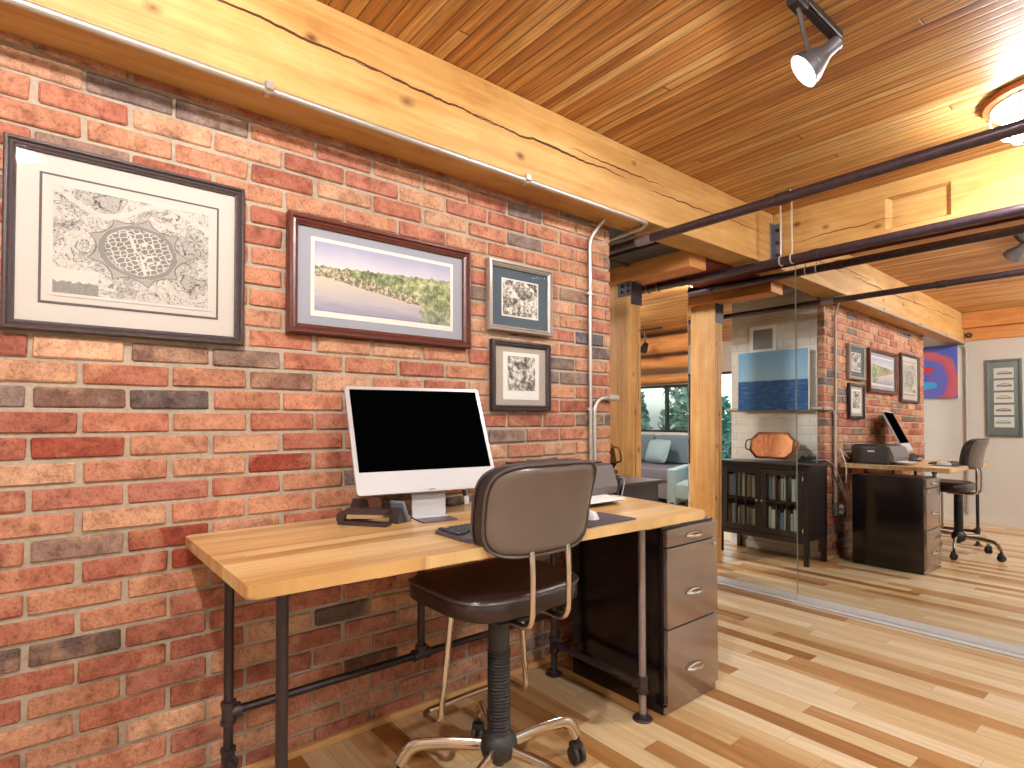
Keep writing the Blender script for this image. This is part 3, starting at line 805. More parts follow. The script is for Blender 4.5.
for z in (-.02, .022):
    bm = BM(); box(bm, .0185, .05, -.016, .016, z-.014, z+.014, .005, 2); obj('plug', bm, m_whiteplastic, t)
single('back_wall_conduit', (lambda bm: (tube(bm, rounded([(-.5, BACK+.02, 2.06), (BX+.012, BACK+.02, 2.06), (BX+.012, BACK+.02, .1)], .06, 6), .0115, 12), bm)[1])(BM()), m_conduit,
       'grey conduit running down the white back wall beside the abstract painting', 'conduit')
# ducts in the opening
bm = BM(); box(bm, -3.4, .003, 2.50, 2.68, 2.125, CEIL-.0005, .01, 2)
for x in (-.5, -1.2): box(bm, x, x+.03, 2.49, 2.69, 2.115, CEIL-.001, .003, 1)
single('air_duct', bm, m_duct, 'grey steel duct under the ceiling behind the brick wall end', 'duct')
bm = BM(); box(bm, -3.4, .003, 2.71, 2.92, 2.115, CEIL-.0005, .01, 2)
for x in (-.45, -1.1): box(bm, x, x+.03, 2.702, 2.928, 2.105, CEIL-.001, .003, 1)
single('black_duct', bm, m_ductblack, 'black duct between the grey duct and the timber header', 'duct')

# ------------------------------------------------------------------ pictures
def picture(name, label, cat, loc, rotz, W, H, prof, fmat, mats, art, artsize, artoff=(0, 0), back=.006, mglass=True):
    """loc = centre on the wall; mats = [(w, h, material, depth)]"""
    t = thing(name, label, cat, loc, rotz)
    bm = BM(); frame_ring(bm, W, H, prof); obj('frame', bm, fmat, t, angle=25)
    d = back
    for i, (w, h, mm) in enumerate(mats):
        bm = BM(); box(bm, -w/2, w/2, -d-.002, -d+.001, -h/2, h/2); obj('mat_board' if i == 0 else 'inner_mat', bm, mm, t)
        d += .002
    if art:
        bm = BM(); box(bm, -artsize[0]/2, artsize[0]/2, -.0015, .0, -artsize[1]/2, artsize[1]/2)
        obj('print', bm, art, t, loc=(artoff[0], -d-.0005, artoff[1]))
    if mglass:
        fw = prof[-1][0]
        bm = BM(); box(bm, -W/2+fw*.8, W/2-fw*.8, -d-.006, -d-.0045, -H/2+fw*.8, H/2-fw*.8); obj('glass', bm, m_glass, t)
    return t
def mould(w, h, steps=None):
    return [(0, 0), (0, h*.75), (w*.15, h*.95), (w*.35, h), (w*.5, h*.72), (w*.7, h*.8), (w*.88, h*.6), (w, h*.55), (w, 0)]
X0 = .0085
HP = PI/2
picture('framed_map', 'large framed engraved town map hanging nearest the camera on the brick wall', 'picture', (X0, .185, 1.588), HP, .566, .494, mould(.026, .028), m_frame_dark,
        [(.53, .46, m_mat_cream), (.424, .344, m_mat_dark), (.412, .332, m_mat_cream)], art_map(), (.38, .30))
picture('framed_landscape', 'wide framed watercolour of a wooded shore in a reddish mahogany frame', 'picture', (X0, .968, 1.598), HP, .734, .402, mould(.034, .032), m_frame_mahog,
        [(.69, .36, m_mat_blue), (.575, .272, m_white_card)], art_land(), (.548, .238), (0, .004))
picture('framed_print', 'small upper print with slate blue mat in a pewter frame', 'picture', (X0, 1.613, 1.640), HP, .37, .305, mould(.026, .03), m_frame_silver,
        [(.34, .28, m_mat_slate), (.212, .166, m_white_card)], art_etch('market_crowd_etching', sc=48), (.198, .152))
picture('framed_etching', 'small lower etching with taupe mat in a black beaded frame', 'picture', (X0, 1.618, 1.298), HP, .34, .304, mould(.024, .026), m_frame_bead,
        [(.31, .28, m_mat_taupe), (.208, .208, m_white_card)], art_etch('street_scene_etching', '#3c3834', '#cfc9bf', 40, 7.0), (.158, .15), (0, .012))
# sea canvas on the painted pier end
t = thing('sea_canvas', 'unframed blue seascape canvas hanging on the white brick end', 'painting', (-.392, WY+.077, 1.462), PI)
bm = BM(); box(bm, -.3, .3, 0, .030, -.258, .248, .003, 1); obj('stretcher', bm, m_white_card, t)
bm = BM(); box(bm, -.301, .301, -.003, -.0005, -.259, .249, .001, 1); obj('canvas', bm, art_sea(), t)
bm = BM(); box(bm, -.06, .06, .0305, .071, .17, .22, .002, 1); obj('hanging_cleat', bm, m_white_card, t)
# vent above the canvas
t = thing('wall_vent', 'grey wall vent in a white frame above the sea canvas', 'vent', (-.50, WY+.006, 1.83), PI)
bm = BM(); frame_ring(bm, .235, .235, [(0, 0), (0, .014), (.03, .014), (.03, 0)]); obj('frame', bm, m_trimwhite, t)
bm = BM(); box(bm, -.088, .088, -.006, -.001, -.088, .088)
for k in range(9): box(bm, -.088, .088, -.011, -.006, -.083+k*.02, -.075+k*.02)
obj('grille', bm, m_grey_vent, t)
# back wall
t = thing('abstract_painting', 'red and blue abstract canvas on the white back wall', 'painting', (-.20, BACK+.034, 1.763), PI)
bm = BM(); box(bm, -.325, .325, 0, .03, -.313, .313, .003, 1); obj('stretcher', bm, m_white_card, t)
bm = BM(); box(bm, -.326, .326, -.003, -.0005, -.314, .314, .001, 1); obj('canvas', bm, art_abstract(), t)
t = thing('car_prints_frame', 'tall grey frame holding five small car drawings on the back wall', 'picture', (.532, BACK+.002, 1.434), PI)
bm = BM(); frame_ring(bm, .312, .87, mould(.03, .024)); obj('frame', bm, m_frame_grey, t, angle=25)
bm = BM(); box(bm, -.145, .145, -.008, -.004, -.42, .42); obj('mat_board', bm, m_mat_green, t)
for i in range(5):
    bm = BM(); box(bm, -.086, .086, -.0015, 0, -.058, .058); obj('print', bm, art_car(i), t, loc=(0, -.0085, .28-i*.138))
bm = BM(); box(bm, -.13, .13, -.0135, -.0125, -.41, .41); obj('glass', bm, m_glass, t)
t = thing('security_camera', 'small black round camera on the fascia board above the white back wall', 'camera', (.235, BACK+.031, 2.17), PI)
bm = BM(); lathe(bm, [(0, 0), (.03, 0), (.03, .02), (.022, .03), (0, .03)], align((0, 0, 0), (0, -1, 0)), 20); obj('housing', bm, m_blackplastic, t)
bm = BM(); lathe(bm, [(0, 0), (.012, 0), (.010, .006), (0, .007)], align((0, -.03, 0), (0, -1, 0)), 16); obj('lens', bm, m_bluegrey, t)

# ------------------------------------------------------------------ desk
DZ = .768; DT = .031
desk = thing('pipe_desk', 'butcher block desk on black iron pipe legs against the brick wall', 'desk', (0, 0, 0))
bm = BM()
poly = [(.012, .325), (.672, .325), (.69, .335), (.7, 1.94), (.735, 1.925), (.012, 1.985)]
cs = [(.016, .313), (.678, .320), (.748, 1.905), (.016, 2.0)]
poly = [(p.x, p.y) for p in rounded([(c[0], c[1], 0) for c in (cs+cs[:2])], .02, 4)][1:-1]
A = prism(bm, poly, DZ-DT, DZ)
es = [e for e in bm.edges if abs(e.verts[0].co.z-e.verts[1].co.z) < 1e-6]
bmesh.ops.bevel(bm, geom=es, offset=.004, segments=2, affect='EDGES')
obj('desktop', bm, m_desk, desk)
bm = BM(); box(bm, .60, .655, .62, .98, DZ-DT-.014, DZ-DT+.001, .002, 1); obj('cleat', bm, m_desk, desk)
bm = BM(); box(bm, .64, .71, 1.60, 1.80, DZ-DT-.012, DZ-DT+.001, .002, 1); obj('cleat', bm, m_desk, desk)
PR = .0135
FX, BXL = .605, .124
YL, YM, YR = .412, 1.05, 1.71
def flange(bm, x, y, z, up=1):
    lathe(bm, [(0, 0), (.036, 0), (.037, .004*up), (.034, .007*up), (.02, .008*up), (.019, .022*up), (0, .022*up)], Matrix.Translation((x, y, z)), 20)
def tee(bm, p, dirs):
    p = Vector(p)
    for d in dirs:
        d = Vector(d)
        cyl(bm, p, p+d*.026, .0185, 14); cyl(bm, p+d*.022, p+d*.032, .0215, 14)
    lathe(bm, [(0, -.0188), (.013, -.0133), (.0188, 0), (.013, .0133), (0, .0188)], Matrix.Translation(p), 14)
def leg(x, y, zs, mat, tees, toe=True, ztop=DZ-DT):
    bm = BM(); cyl(bm, (x, y, zs), (x, y, ztop-.001), PR, 14)
    l = obj('leg', bm, mat, desk)
    if toe:
        bm = BM(); flange(bm, x, y, 0.0); obj('floor_flange', bm, m_iron, l)
    bm = BM(); flange(bm, x, y, ztop-.0005, -1); obj('top_flange', bm, m_iron, l)
    for z, dirs in tees:
        bm = BM(); tee(bm, (x, y, z), dirs); obj('pipe_fitting', bm, m_iron, l)
UP, DN = (0, 0, 1), (0, 0, -1)
ZR, ZS = .262, .128
leg(FX, YL, 0.005, m_pipe, [(ZS, (UP, DN, (-1, 0, 0)))])
leg(FX-.006, YR, 0.005, m_silverpipe, [(ZS, (UP, DN, (-1, 0, 0)))])
leg(BXL, YL, 0.005, m_pipe, [(ZR, (UP, DN, (0, 1, 0))), (ZS, (UP, DN, (1, 0, 0)))])
leg(BXL, YM, ZR, m_pipe, [(ZR, (UP, (0, 1, 0), (0, -1, 0)))], toe=False)
leg(BXL, YR, 0.005, m_iron, [(ZR, (UP, DN, (0, -1, 0))), (ZS, (UP, DN, (1, 0, 0)))])
bm = BM(); cyl(bm, (BXL, YL, ZR), (BXL, YR, ZR), PR*.95, 14); obj('back_rail', bm, m_pipe, desk)
for y in (YL, YR):
    bm = BM(); cyl(bm, (BXL, y, ZS), (FX, y, ZS), PR*.95, 14); obj('side_rail', bm, m_iron, desk)

# ------------------------------------------------------------------ filing cabinet
fc = thing('filing_cabinet', 'black three drawer steel filing cabinet under the right end of the desk', 'cabinet', (.40, 1.955, 0))
bm = BM(); box(bm, -.235, .235, -.17, .18, .0, .70, .004, 2); obj('body', bm, m_filing, fc)
bm = BM(); box(bm, .2355, .241, -.17, .18, 0, .032, .002, 1); obj('plinth', bm, m_drawer, fc)
ang_ = [(.04, .318), (.323, .622), (.627, .692)]
for i, (z0, z1) in enumerate(ang_):
    bm = BM(); box(bm, .236, .256, -.166, .176, z0, z1, .003, 2); d = obj('drawer', bm, m_drawer, fc)
    zc = z0+(z1-z0)*(.38 if i < 2 else .45)
    bm = BM()
    n = 10
    pts = [(.258+.02*math.sin(PI*k/n)**.6, .005-.05+.1*k/n, zc) for k in range(n+1)]
    tube(bm, pts, .005, 8, sx=1.0, sy=1.3)
    tube(bm, [(.2575, -.045+.1*k/n, zc+.009*math.sin(PI*k/n)) for k in range(n+1)], .004, 8)
    obj('handle', bm, m_nickel, d)
    if i == 1:
        bm = BM(); lathe(bm, [(0, 0), (.009, 0), (.009, .006), (.006, .008), (0, .008)], align((.256, .150, z1-.02), (1, 0, 0)), 16); obj('lock', bm, m_nickel, d)

# ------------------------------------------------------------------ computer
mon = thing('desktop_computer', 'all-in-one desktop computer with a black screen and pale chin', 'computer', (.243, 1.025, DZ), 0)
MW, MH = .52, .398
tilt = R_(24.4); yaw = R_(-8.4)
MM_ = Matrix.Translation((0, 0, .095)) @ Matrix.Rotation(yaw, 4, 'Z') @ Matrix.Rotation(-tilt, 4, 'Y')
# local: x = out of the screen, y = width, z = height
bm = BM(); vs = prism(bm, rrect(-MW/2, MW/2, 0, MH, .012), -.013, 0, Matrix(((0, 0, 1, 0), (1, 0, 0, 0), (0, 1, 0, 0), (0, 0, 0, 1))))
bmesh.ops.transform(bm, matrix=MM_, verts=bm.verts[:]); obj('display_body', bm, m_alu, mon)
bm = BM(); box(bm, .0003, .0016, -MW/2+.0145, MW/2-.0145, .078, MH-.0125, M=MM_); obj('screen', bm, m_screen, mon)
bm = BM(); box(bm, .0003, .0012, -MW/2+.004, MW/2-.004, .004, .0775, M=MM_); obj('chin', bm, m_chin, mon)
bm = BM(); box(bm, .0012, .002, -.012, .012, .0045, .009, M=MM_); obj('port_mark', bm, m_printgrey, mon)
bm = BM()
Z90 = Matrix.Rotation(yaw, 4, 'Z')
prof = [(-.085, .10), (-.05, .01), (-.045, .004), (-.037, .004), (-.042, .015), (-.074, .107)]
Q = Z90 @ Matrix(((1, 0, 0, 0), (0, 0, 1, 0), (0, 1, 0, 0), (0, 0, 0, 1)))
prism(bm, [(-.036, .128), (-.03, .007), (.0, .0045), (.0, .001), (-.036, .001), (-.043, .128)], -.062, .062, Q); obj('stand', bm, m_chin, mon)
bm = BM(); prism(bm, rrect(-.05, .075, -.063, .063, .008), .0005, .0042, Z90); obj('foot', bm, m_steel, mon)

# keyboard
kb = thing('keyboard', 'dark keyboard with palm rest on the desk behind the office chair', 'keyboard', (.455, .893, DZ+.0005), R_(0))
bm = BM()
prism(bm, rrect(0, .2, 0, .43, .025), 0, .010); bmesh.ops.bevel(bm, geom=[e for e in bm.edges if e.verts[0].co.z > .009 and e.verts[1].co.z > .009], offset=.003, segments=2, affect='EDGES')
obj('keyboard_base', bm, m_kbd, kb)
bm = BM(); box(bm, -.0072, .0072, -.0078, .0078, 0, .007, .002, 1); key = obj('key', bm, m_key, kb, loc=(.022, .02, .0095))
first = True
for r in range(6):
    for c in range(22):
        if c in (15, 18) or (r, c) == (0, 1): continue
        if c > 14 and r == 1: continue
        if first: first = False; continue
        if r*19+c > 96: continue
        k = key.copy(); COL.objects.link(k); k.parent = kb; k.location = (.022+r*.0185, .02+c*.0186, .0095)
bm = BM(); box(bm, .05, .052, .06, .33, .0101, .0102); bm.free()

# mouse pad and mouse
pd = single('mouse_pad', (lambda bm: (prism(bm, rrect(-.085, .085, -.12, .12, .008), 0, .004), bm)[1])(BM()), m_pad, 'dark grey mouse pad on the desk right of the office chair', 'mouse pad', loc=(.62, 1.43, DZ+.0005))
ms = thing('mouse', 'white computer mouse resting on the dark mouse pad', 'mouse', (.59, 1.41, DZ+.005), R_(15))
bm = BM(); pillow(bm, .055, .031, .03, .002, 12, 2.5, 2.4); obj('mouse_shell', bm, m_whiteplastic, ms)
bm = BM(); cyl(bm, (-.028, -.004, .0275), (-.028, .004, .0275), .006, 10); obj('scroll_wheel', bm, m_printgrey, ms)

# printer
pr = thing('printer', 'charcoal inkjet printer on the desk beside the wall conduits', 'printer', (.205, 1.66, DZ+.0005), 0)
bm = BM(); box(bm, -.145, .13, -.2, .2, .006, .152, .018, 3); obj('printer_body', bm, m_printer, pr)
bm = BM(); box(bm, -.13, .09, -.18, .18, .1525, .16, .004, 2); obj('scanner_lid', bm, m_blackplastic, pr)
bm = BM(); prism(bm, [(.128, .03), (.155, .03), (.165, .06), (.135, .145), (.128, .145)], -.19, .19, Matrix(((1, 0, 0, 0), (0, 0, 1, 0), (0, 1, 0, 0), (0, 0, 0, 1)))); obj('control_panel', bm, m_panel, pr)
bm = BM(); box(bm, .12, .235, -.12, .14, .024, .030, .002, 1, M=Matrix.Rotation(R_(3), 4, 'Y')); obj('output_tray', bm, m_printgrey, pr)
bm = BM(); box(bm, .10, .255, -.09, .13, .0325, .036, .001, 1, M=Matrix.Rotation(R_(3), 4, 'Y')); obj('paper', bm, m_paper, pr)
bm = BM(); box(bm, -.02, .03, .2002, .2008, .10, .112); obj('badge', bm, m_paper, pr)
for sx in (-.12, .1):
    for sy in (-.17, .17):
        bm = BM(); cyl(bm, (sx, sy, 0), (sx, sy, .008), .012, 10); obj('rubber_foot', bm, m_rubber, pr)
single('printer_cable', (lambda bm: (tube(bm, rounded([(.03, 1.80, .80), (.02, 1.92, .86), (.03, 2.03, .90), (.08, 2.075, .84), (.10, 2.06, .745), (.09, 2.05, .62)], .07, 7), .004, 8), bm)[1])(BM()), m_whiteplastic,
       'white cable looping down from the printer at the desk corner', 'cable')

# desk small things
st = thing('stapler', 'dark stapler with a silver strip lying beside the computer', 'stapler', (.205, .788, DZ+.0005), R_(-56))
# local y = length
def side(bm, poly, w, M=None):
    A = Matrix(((0, 0, 1, 0), (1, 0, 0, 0), (0, 1, 0, 0), (0, 0, 0, 1)))
    return prism(bm, poly, -w/2, w/2, (M @ A) if M else A)
bm = BM(); side(bm, [(-.085, 0), (.09, 0), (.095, .006), (.08, .011), (-.06, .012), (-.085, .016)], .034); obj('stapler_base', bm, m_dbrown, st)
bm = BM(); side(bm, [(-.06, .019), (.078, .026), (.078, .037), (-.06, .034)], .022); obj('magazine', bm, m_nickel, st)
bm = BM(); side(bm, [(-.09, .012), (-.062, .012), (-.055, .034), (.082, .038), (.085, .05), (.06, .057), (-.05, .052), (-.088, .034)], .034); obj('stapler_arm', bm, m_dbrown, st)
td = thing('tape_dispenser', 'dark tape dispenser with a pinkish roll behind the stapler', 'tape dispenser', (.10, .86, DZ+.0005), R_(25))
bm = BM(); side(bm, [(-.07, 0), (.06, 0), (.07, .012), (.05, .018), (.015, .014), (-.02, .022), (-.04, .068), (-.058, .075), (-.072, .05)], .045); obj('dispenser_body', bm, m_dbrown, td)
bm = BM(); lathe(bm, [(.014, -.01), (.027, -.01), (.027, .01), (.014, .01)], align((0, .026, .042), (1, 0, 0)), 24); obj('tape_roll', bm, m_tape, td)
ph = thing('phone_stand', 'small blue grey device leaning upright beside the stapler', 'gadget', (.235, .902, DZ+.0005), R_(20))
bm = BM(); box(bm, -.03, .03, -.006, .006, 0, .075, .004, 2, M=Matrix.Translation((0, .018, .002)) @ Matrix.Rotation(R_(24), 4, 'X')); obj('device', bm, m_bluegrey, ph)
bm = BM(); side(bm, [(-.03, 0), (.032, 0), (.034, .008), (.02, .012), (-.01, .05), (-.018, .048)], .04); obj('cradle', bm, m_printer, ph)
pa = thing('power_adapter', 'white plug with a dark tip lying at the wall behind the computer', 'plug', (.045, 1.30, DZ+.0005))
bm = BM(); box(bm, -.01, .012, -.012, .012, 0, .034, .004, 2, M=Matrix.Rotation(R_(8), 4, 'X')); obj('plug_body', bm, m_whiteplastic, pa)
bm = BM(); box(bm, -.006, .008, -.006, .006, .0345, .06, .003, 2, M=Matrix.Rotation(R_(8), 4, 'X')); obj('plug_tip', bm, m_dbrown, pa)
single('computer_cable', (lambda bm: (tube(bm, rounded([(.05, 1.285, DZ+.006), (.07, 1.23, DZ+.006), (.04, 1.17, DZ+.006), (.06, 1.1, DZ+.006), (.085, 1.07, DZ+.006)], .04, 6), .0045, 8), bm)[1])(BM()), m_blackplastic,
       'thin black cable lying on the desk between the plug and the computer', 'cable')

# ------------------------------------------------------------------ office chair
ch = thing('office_chair', 'black armless office chair with chrome footrest pulled up to the desk', 'chair', (.60, 1.035, 0))
bm = BM(); lathe(bm, [(0, .098), (.016, .098), (.018, .108), (.034, .114), (.05, .13), (.056, .15), (.053, .17), (.044, .186), (.036, .192), (.034, .2), (0, .2)], None, 28); obj('hub', bm, m_rubber, ch)
RL = .295
for k, a in enumerate((84, 156, 228, 300, 12)):
    A = Matrix.Rotation(R_(a), 4, 'Z')
    bm = BM()
    pts = rounded([(.03, 0, .150), (.15, 0, .155), (.262, 0, .146), (RL, 0, .088)], .07, 8)
    pts = [(p.x, p.y, p.z) for p in pts]
    tube(bm, pts, .0115, 14, sx=.95, sy=1.6)
    bmesh.ops.transform(bm, matrix=A, verts=bm.verts[:]); lg = obj('base_leg', bm, m_chrome, ch)
    bm = BM()
    cyl(bm, (RL, 0, .1), (RL, 0, .055), .006, 10); lathe(bm, [(0, .08), (.011, .08), (.009, .068), (0, .068)], Matrix.Translation((RL, 0, 0)), 12)
    sw = R_((k*67) % 180)
    C_ = Matrix.Translation((RL, 0, 0)) @ Matrix.Rotation(sw, 4, 'Z')
    for s in (-1, 1):
        lathe(bm, [(0, -.008), (.02, -.009), (.0265, -.005), (.028, .0), (.0265, .006), (.018, .010), (0, .011)], C_ @ align((s*.012, 0, .0285), (s, 0, 0)), 22)
    tube(bm, [C_ @ Vector((0, .03*math.cos(q), .03+.03*math.sin(q))) for q in [R_(v) for v in range(-10, 191, 20)]], .017, 10, sx=1.0, sy=.25, up=(0, 0, 1)) if False else None
    vs = box(bm, -.02, .02, -.012, .02, .045, .068, .008, 2, M=C_)
    bmesh.ops.transform(bm, matrix=A, verts=bm.verts[:]); obj('caster', bm, m_rubber, lg)
bm = BM()
prof = [(0, .19), (.031, .19)]
z = .195
while z < .43:
    prof += [(.0295, z), (.034, z+.0032), (.034, z+.0058), (.0295, z+.009)]; z += .0096
prof += [(.0315, .435), (.031, .53), (0, .53)]
lathe(bm, prof, None, 28); obj('column_bellows', bm, m_rubber, ch, angle=50)
# seat: local forward is -x
def seatbend(p):
    x, y, z = p
    f = max(0, (-x-.12)/.08)
    return Vector((x, y, z-.010*f*f + .006*(abs(y)/.2)**2))
SM = Matrix.Translation((-.102, .06, .583))
SW, SH, SP = .207, .232, 4.2
bm = BM(); pillow(bm, SW, SH, .036, .04, 24, SP, 6.0, seatbend, SM, (.018, .03)); seat = obj('seat', bm, m_seatblack, ch, angle=70)
bm = BM(); ring = [SM @ seatbend(Vector((x*SW*1.0, y*SH*1.0, .018))) for x, y in (squircle(i, 96, SP) for i in range(96))]
tube(bm, ring, .0042, 6, cyclic=True); obj('seat_piping', bm, m_piping, seat)
bm = BM(); prism(bm, rrect(-.24, .03, -.10, .20, .03), .536, .552); box(bm, -.07, .07, -.05, .09, .52, .538, .006, 1); obj('seat_pan', bm, m_rubber, ch)
# footrest loop
bm = BM()
pts = rounded([(-.13, -.078, .545), (-.14, -.115, .185), (-.245, -.118, .185), (-.25, .06, .185), (-.245, .235, .185), (-.14, .228, .185), (-.13, .19, .545)], .04, 7)
tube(bm, pts, .0095, 12); obj('footrest', bm, m_chrome, ch)
# back tubes
for y in (-.005, .133):
    bm = BM()
    tube(bm, rounded([(-.04, y, .53), (.155, y, .53), (.158, y, .70), (.150, y, .775)], .045, 8), .0088, 12); obj('back_tube', bm, m_chrome, ch)
# backrest: u = along y, v = height, w = towards the sitter
BC = Vector((.146, .052, .862))
BW, BH, BP = .203, .127, 4.6
def backbend(p):
    u, v, w = p
    return BC + Vector((-w + .20*v + .9*v*v - 1.0*u*u + .014, u*(1+.22*v), v))
bm = BM(); pillow(bm, BW, BH, .062, .013, 26, BP, 5.0, backbend, None, (.04, .011)); back = obj('backrest', bm, m_black, ch, angle=70)
def backbend2(p):
    return backbend(Vector((p[0], p[1], -.012-p[2])))
bm = BM(); pillow(bm, BW-.008, BH-.008, .010, .002, 26, BP, 7.0, backbend2); obj('back_panel', bm, m_backpanel, back, angle=70)
for nm, sc_, w_, r_ in (('back_piping', 1.0, -.011, .004), ('front_piping', 1.0, .04, .0035)):
    bm = BM(); ring = [backbend(Vector((x*BW*sc_, y*BH*sc_, w_))) for x, y in (squircle(i, 112, BP) for i in range(112))]
    tube(bm, ring, r_, 6, cyclic=True); obj(nm, bm, m_piping, back)

# ------------------------------------------------------------------ glass front cabinet on the pier end
CXc, CY0, CY1, CH = -.345, WY+.022, 2.60, .775
cb = thing('display_cabinet', 'dark glass front cabinet on legs against the white brick end', 'cabinet', (CXc, (CY0+CY1)/2, 0))
hw, hd = .372, (CY1-CY0)/2
bm = BM(); box(bm, -hw-.015, hw+.015, -hd, hd+.012, CH-.022, CH, .004, 2); obj('cabinet_top', bm, m_cabinet, cb)
for sx in (-1, 1):
    bm = BM(); a = sx*hw; box(bm, min(a, a-sx*.018), max(a, a-sx*.018), -hd, hd-.03, .19, CH-.022, .002, 1); obj('side_panel', bm, m_cabinet, cb)
    for sy in (-1, 1):
        bm = BM(); y = sy*hd; box(bm, min(a, a-sx*.036), max(a, a-sx*.036), min(y, y-sy*.036), max(y, y-sy*.036), 0, CH-.022, .003, 1); obj('leg', bm, m_cabinet, cb)
bm = BM(); box(bm, -hw+.02, hw-.02, -hd+.001, -hd+.012, .19, CH-.022); obj('back_panel', bm, m_cabinet, cb)
for nm, z in (('bottom_panel', .19), ('shelf', .46)):
    bm = BM(); box(bm, -hw+.02, hw-.02, -hd+.012, hd-.03, z, z+.018, .002, 1); obj(nm, bm, m_cabinet, cb)
bm = BM(); box(bm, -hw+.036, hw-.036, hd-.026, hd-.004, .165, .205, .003, 1); box(bm, -hw+.036, hw-.036, hd-.026, hd-.004, CH-.05, CH-.022, .003, 1); obj('front_rail', bm, m_cabinet, cb)
for sx in (-1, 1):
    x0, x1 = (-hw+.037, -.001) if sx < 0 else (.001, hw-.037)
    z0, z1 = .207, CH-.052
    bm = BM(); t_ = .045
    box(bm, x0, x0+t_, hd-.022, hd-.002, z0, z1, .002, 1); box(bm, x1-t_, x1, hd-.022, hd-.002, z0, z1, .002, 1)
    box(bm, x0+t_, x1-t_, hd-.022, hd-.002, z0, z0+t_, .002, 1); box(bm, x0+t_, x1-t_, hd-.022, hd-.002, z1-t_, z1, .002, 1)
    for k in (1, 2):
        xm = x0+t_+(x1-x0-2*t_)*k/3; box(bm, xm-.007, xm+.007, hd-.02, hd-.003, z0+t_, z1-t_, .001, 1)
    zm = (z0+z1)/2; box(bm, x0+t_, x1-t_, hd-.02, hd-.003, zm-.007, zm+.007, .001, 1)
    dr = obj('door', bm, m_cabinet, cb)
    bm = BM(); box(bm, x0+t_-.004, x1-t_+.004, hd-.014, hd-.011, z0+t_-.004, z1-t_+.004); obj('glass_pane', bm, m_pane, dr)
    bm = BM(); lathe(bm, [(0, 0), (.005, 0), (.006, .01), (.011, .016), (.009, .022), (0, .024)], align((-sx*.0+sx*.02, hd-.002, zm), (0, 1, 0)), 16); obj('knob', bm, m_nickel, dr)
    bm = BM()
    for z in (z0+.06, z1-.06): cyl(bm, (x0+.0 if sx < 0 else x1, hd+.001, z-.015), (x0+.0 if sx < 0 else x1, hd+.001, z+.015), .005, 8)
    obj('hinge', bm, m_nickel, dr)

# books inside
bk_cols = [plain('book_cloth_%d' % i, c, .6, 0, .05, 20) for i, c in enumerate(['#d6d0c8', '#b5b0ab', '#e2dcd2', '#a39c98', '#cdb5a4', '#7f8fae', '#ddd3c8', '#b9c6c6', '#ece7de', '#a68a76'])]
cyc = (CY0+CY1)/2
def book(mat, th, h, d):
    t = thing('book', 'upright book', 'book', (0, 0, 0), 0, 'books in the glass cabinet')
    bm = BM(); box(bm, 0, .0025, -d, 0, 0, h); box(bm, th-.0025, th, -d, 0, 0, h); box(bm, 0, th, -.003, 0.0, 0, h, .001, 1); obj('book_cover', bm, mat, t)
    bm = BM(); box(bm, .0026, th-.0026, -d+.004, -.0032, .003, h-.003); obj('pages', bm, m_paper, t)
    return t
rb = random.Random(5)
for zs, who in ((.2085, 'lower'), (.4785, 'upper')):
    x = CXc-hw+.045
    while x < CXc+hw-.09:
        th = rb.choice([.02, .026, .032, .04]); h = rb.uniform(.17, .215)
        t = book(rb.choice(bk_cols), th, h, .16)
        t.location = (x, cyc+hd-.037, zs)
        t['label'] = 'book standing on the %s shelf behind the glass cabinet doors' % who
        t['group'] = 'books on the %s cabinet shelf' % who
        x += th+.0025
        if rb.random() < .08: x += .03

# copper tray leaning on the wall, handset base
ct = thing('copper_tray', 'octagonal hammered copper tray leaning upright on the glass cabinet', 'tray', (-.33, 2.425, CH+.0005), PI)
bm = BM()
hwt, hht, cut = .185, .112, .06
def octo(s, ins=0):
    a, b_ = hwt-ins, hht-ins
    c_ = cut-ins*.4
    return [(-a, -b_+c_), (-a+c_, -b_), (a-c_, -b_), (a, -b_+c_), (a, b_-c_), (a-c_, b_), (-a+c_, b_), (-a, b_-c_)]
loops = []
for ins, y in ((0, -.045), (.004, -.05), (.012, -.046), (.045, -.012), (.06, -.008)):
    loops.append([bm.verts.new((p[0], y, p[1]+hht)) for p in octo(1, ins)])
for ins, y in ((.056, 0), (.04, -.004), (.002, -.04)):
    loops.insert(0, [bm.verts.new((p[0], y, p[1]+hht)) for p in octo(1, ins)])
for A, B in zip(loops, loops[1:]):
    for k in range(8): bm.faces.new((A[k], A[(k+1) % 8], B[(k+1) % 8], B[k]))
bm.faces.new(loops[-1]); bm.faces.new(loops[0][::-1])
LEAN = Matrix.Translation((0, 0, .013)) @ Matrix.Rotation(R_(-14), 4, 'X')
bmesh.ops.transform(bm, matrix=LEAN, verts=bm.verts[:]); obj('tray_body', bm, m_copper, ct, angle=20)
for s in (-1, 1):
    bm = BM(); tube(bm, rounded([(s*.18, -.045, hht-.045), (s*.215, -.05, hht-.04), (s*.222, -.05, hht), (s*.215, -.05, hht+.04), (s*.18, -.045, hht+.045)], .02, 5), .006, 8)
    bmesh.ops.transform(bm, matrix=LEAN, verts=bm.verts[:]); obj('handle', bm, m_copper, ct)
rt = thing('handset', 'black cordless handset base on the cabinet beside the copper tray', 'telephone', (-.10, 2.325, CH+.0005), PI)
bm = BM(); side(bm, [(-.05, 0), (.05, 0), (.05, .05), (-.05, .022)], .1); obj('handset_base', bm, m_blackplastic, rt)
bm = BM(); box(bm, -.022, .022, -.06, .055, 0, .022, .007, 2, M=Matrix.Translation((0, 0, .05)) @ Matrix.Rotation(R_(16), 4, 'X')); obj('receiver', bm, m_printer, rt)

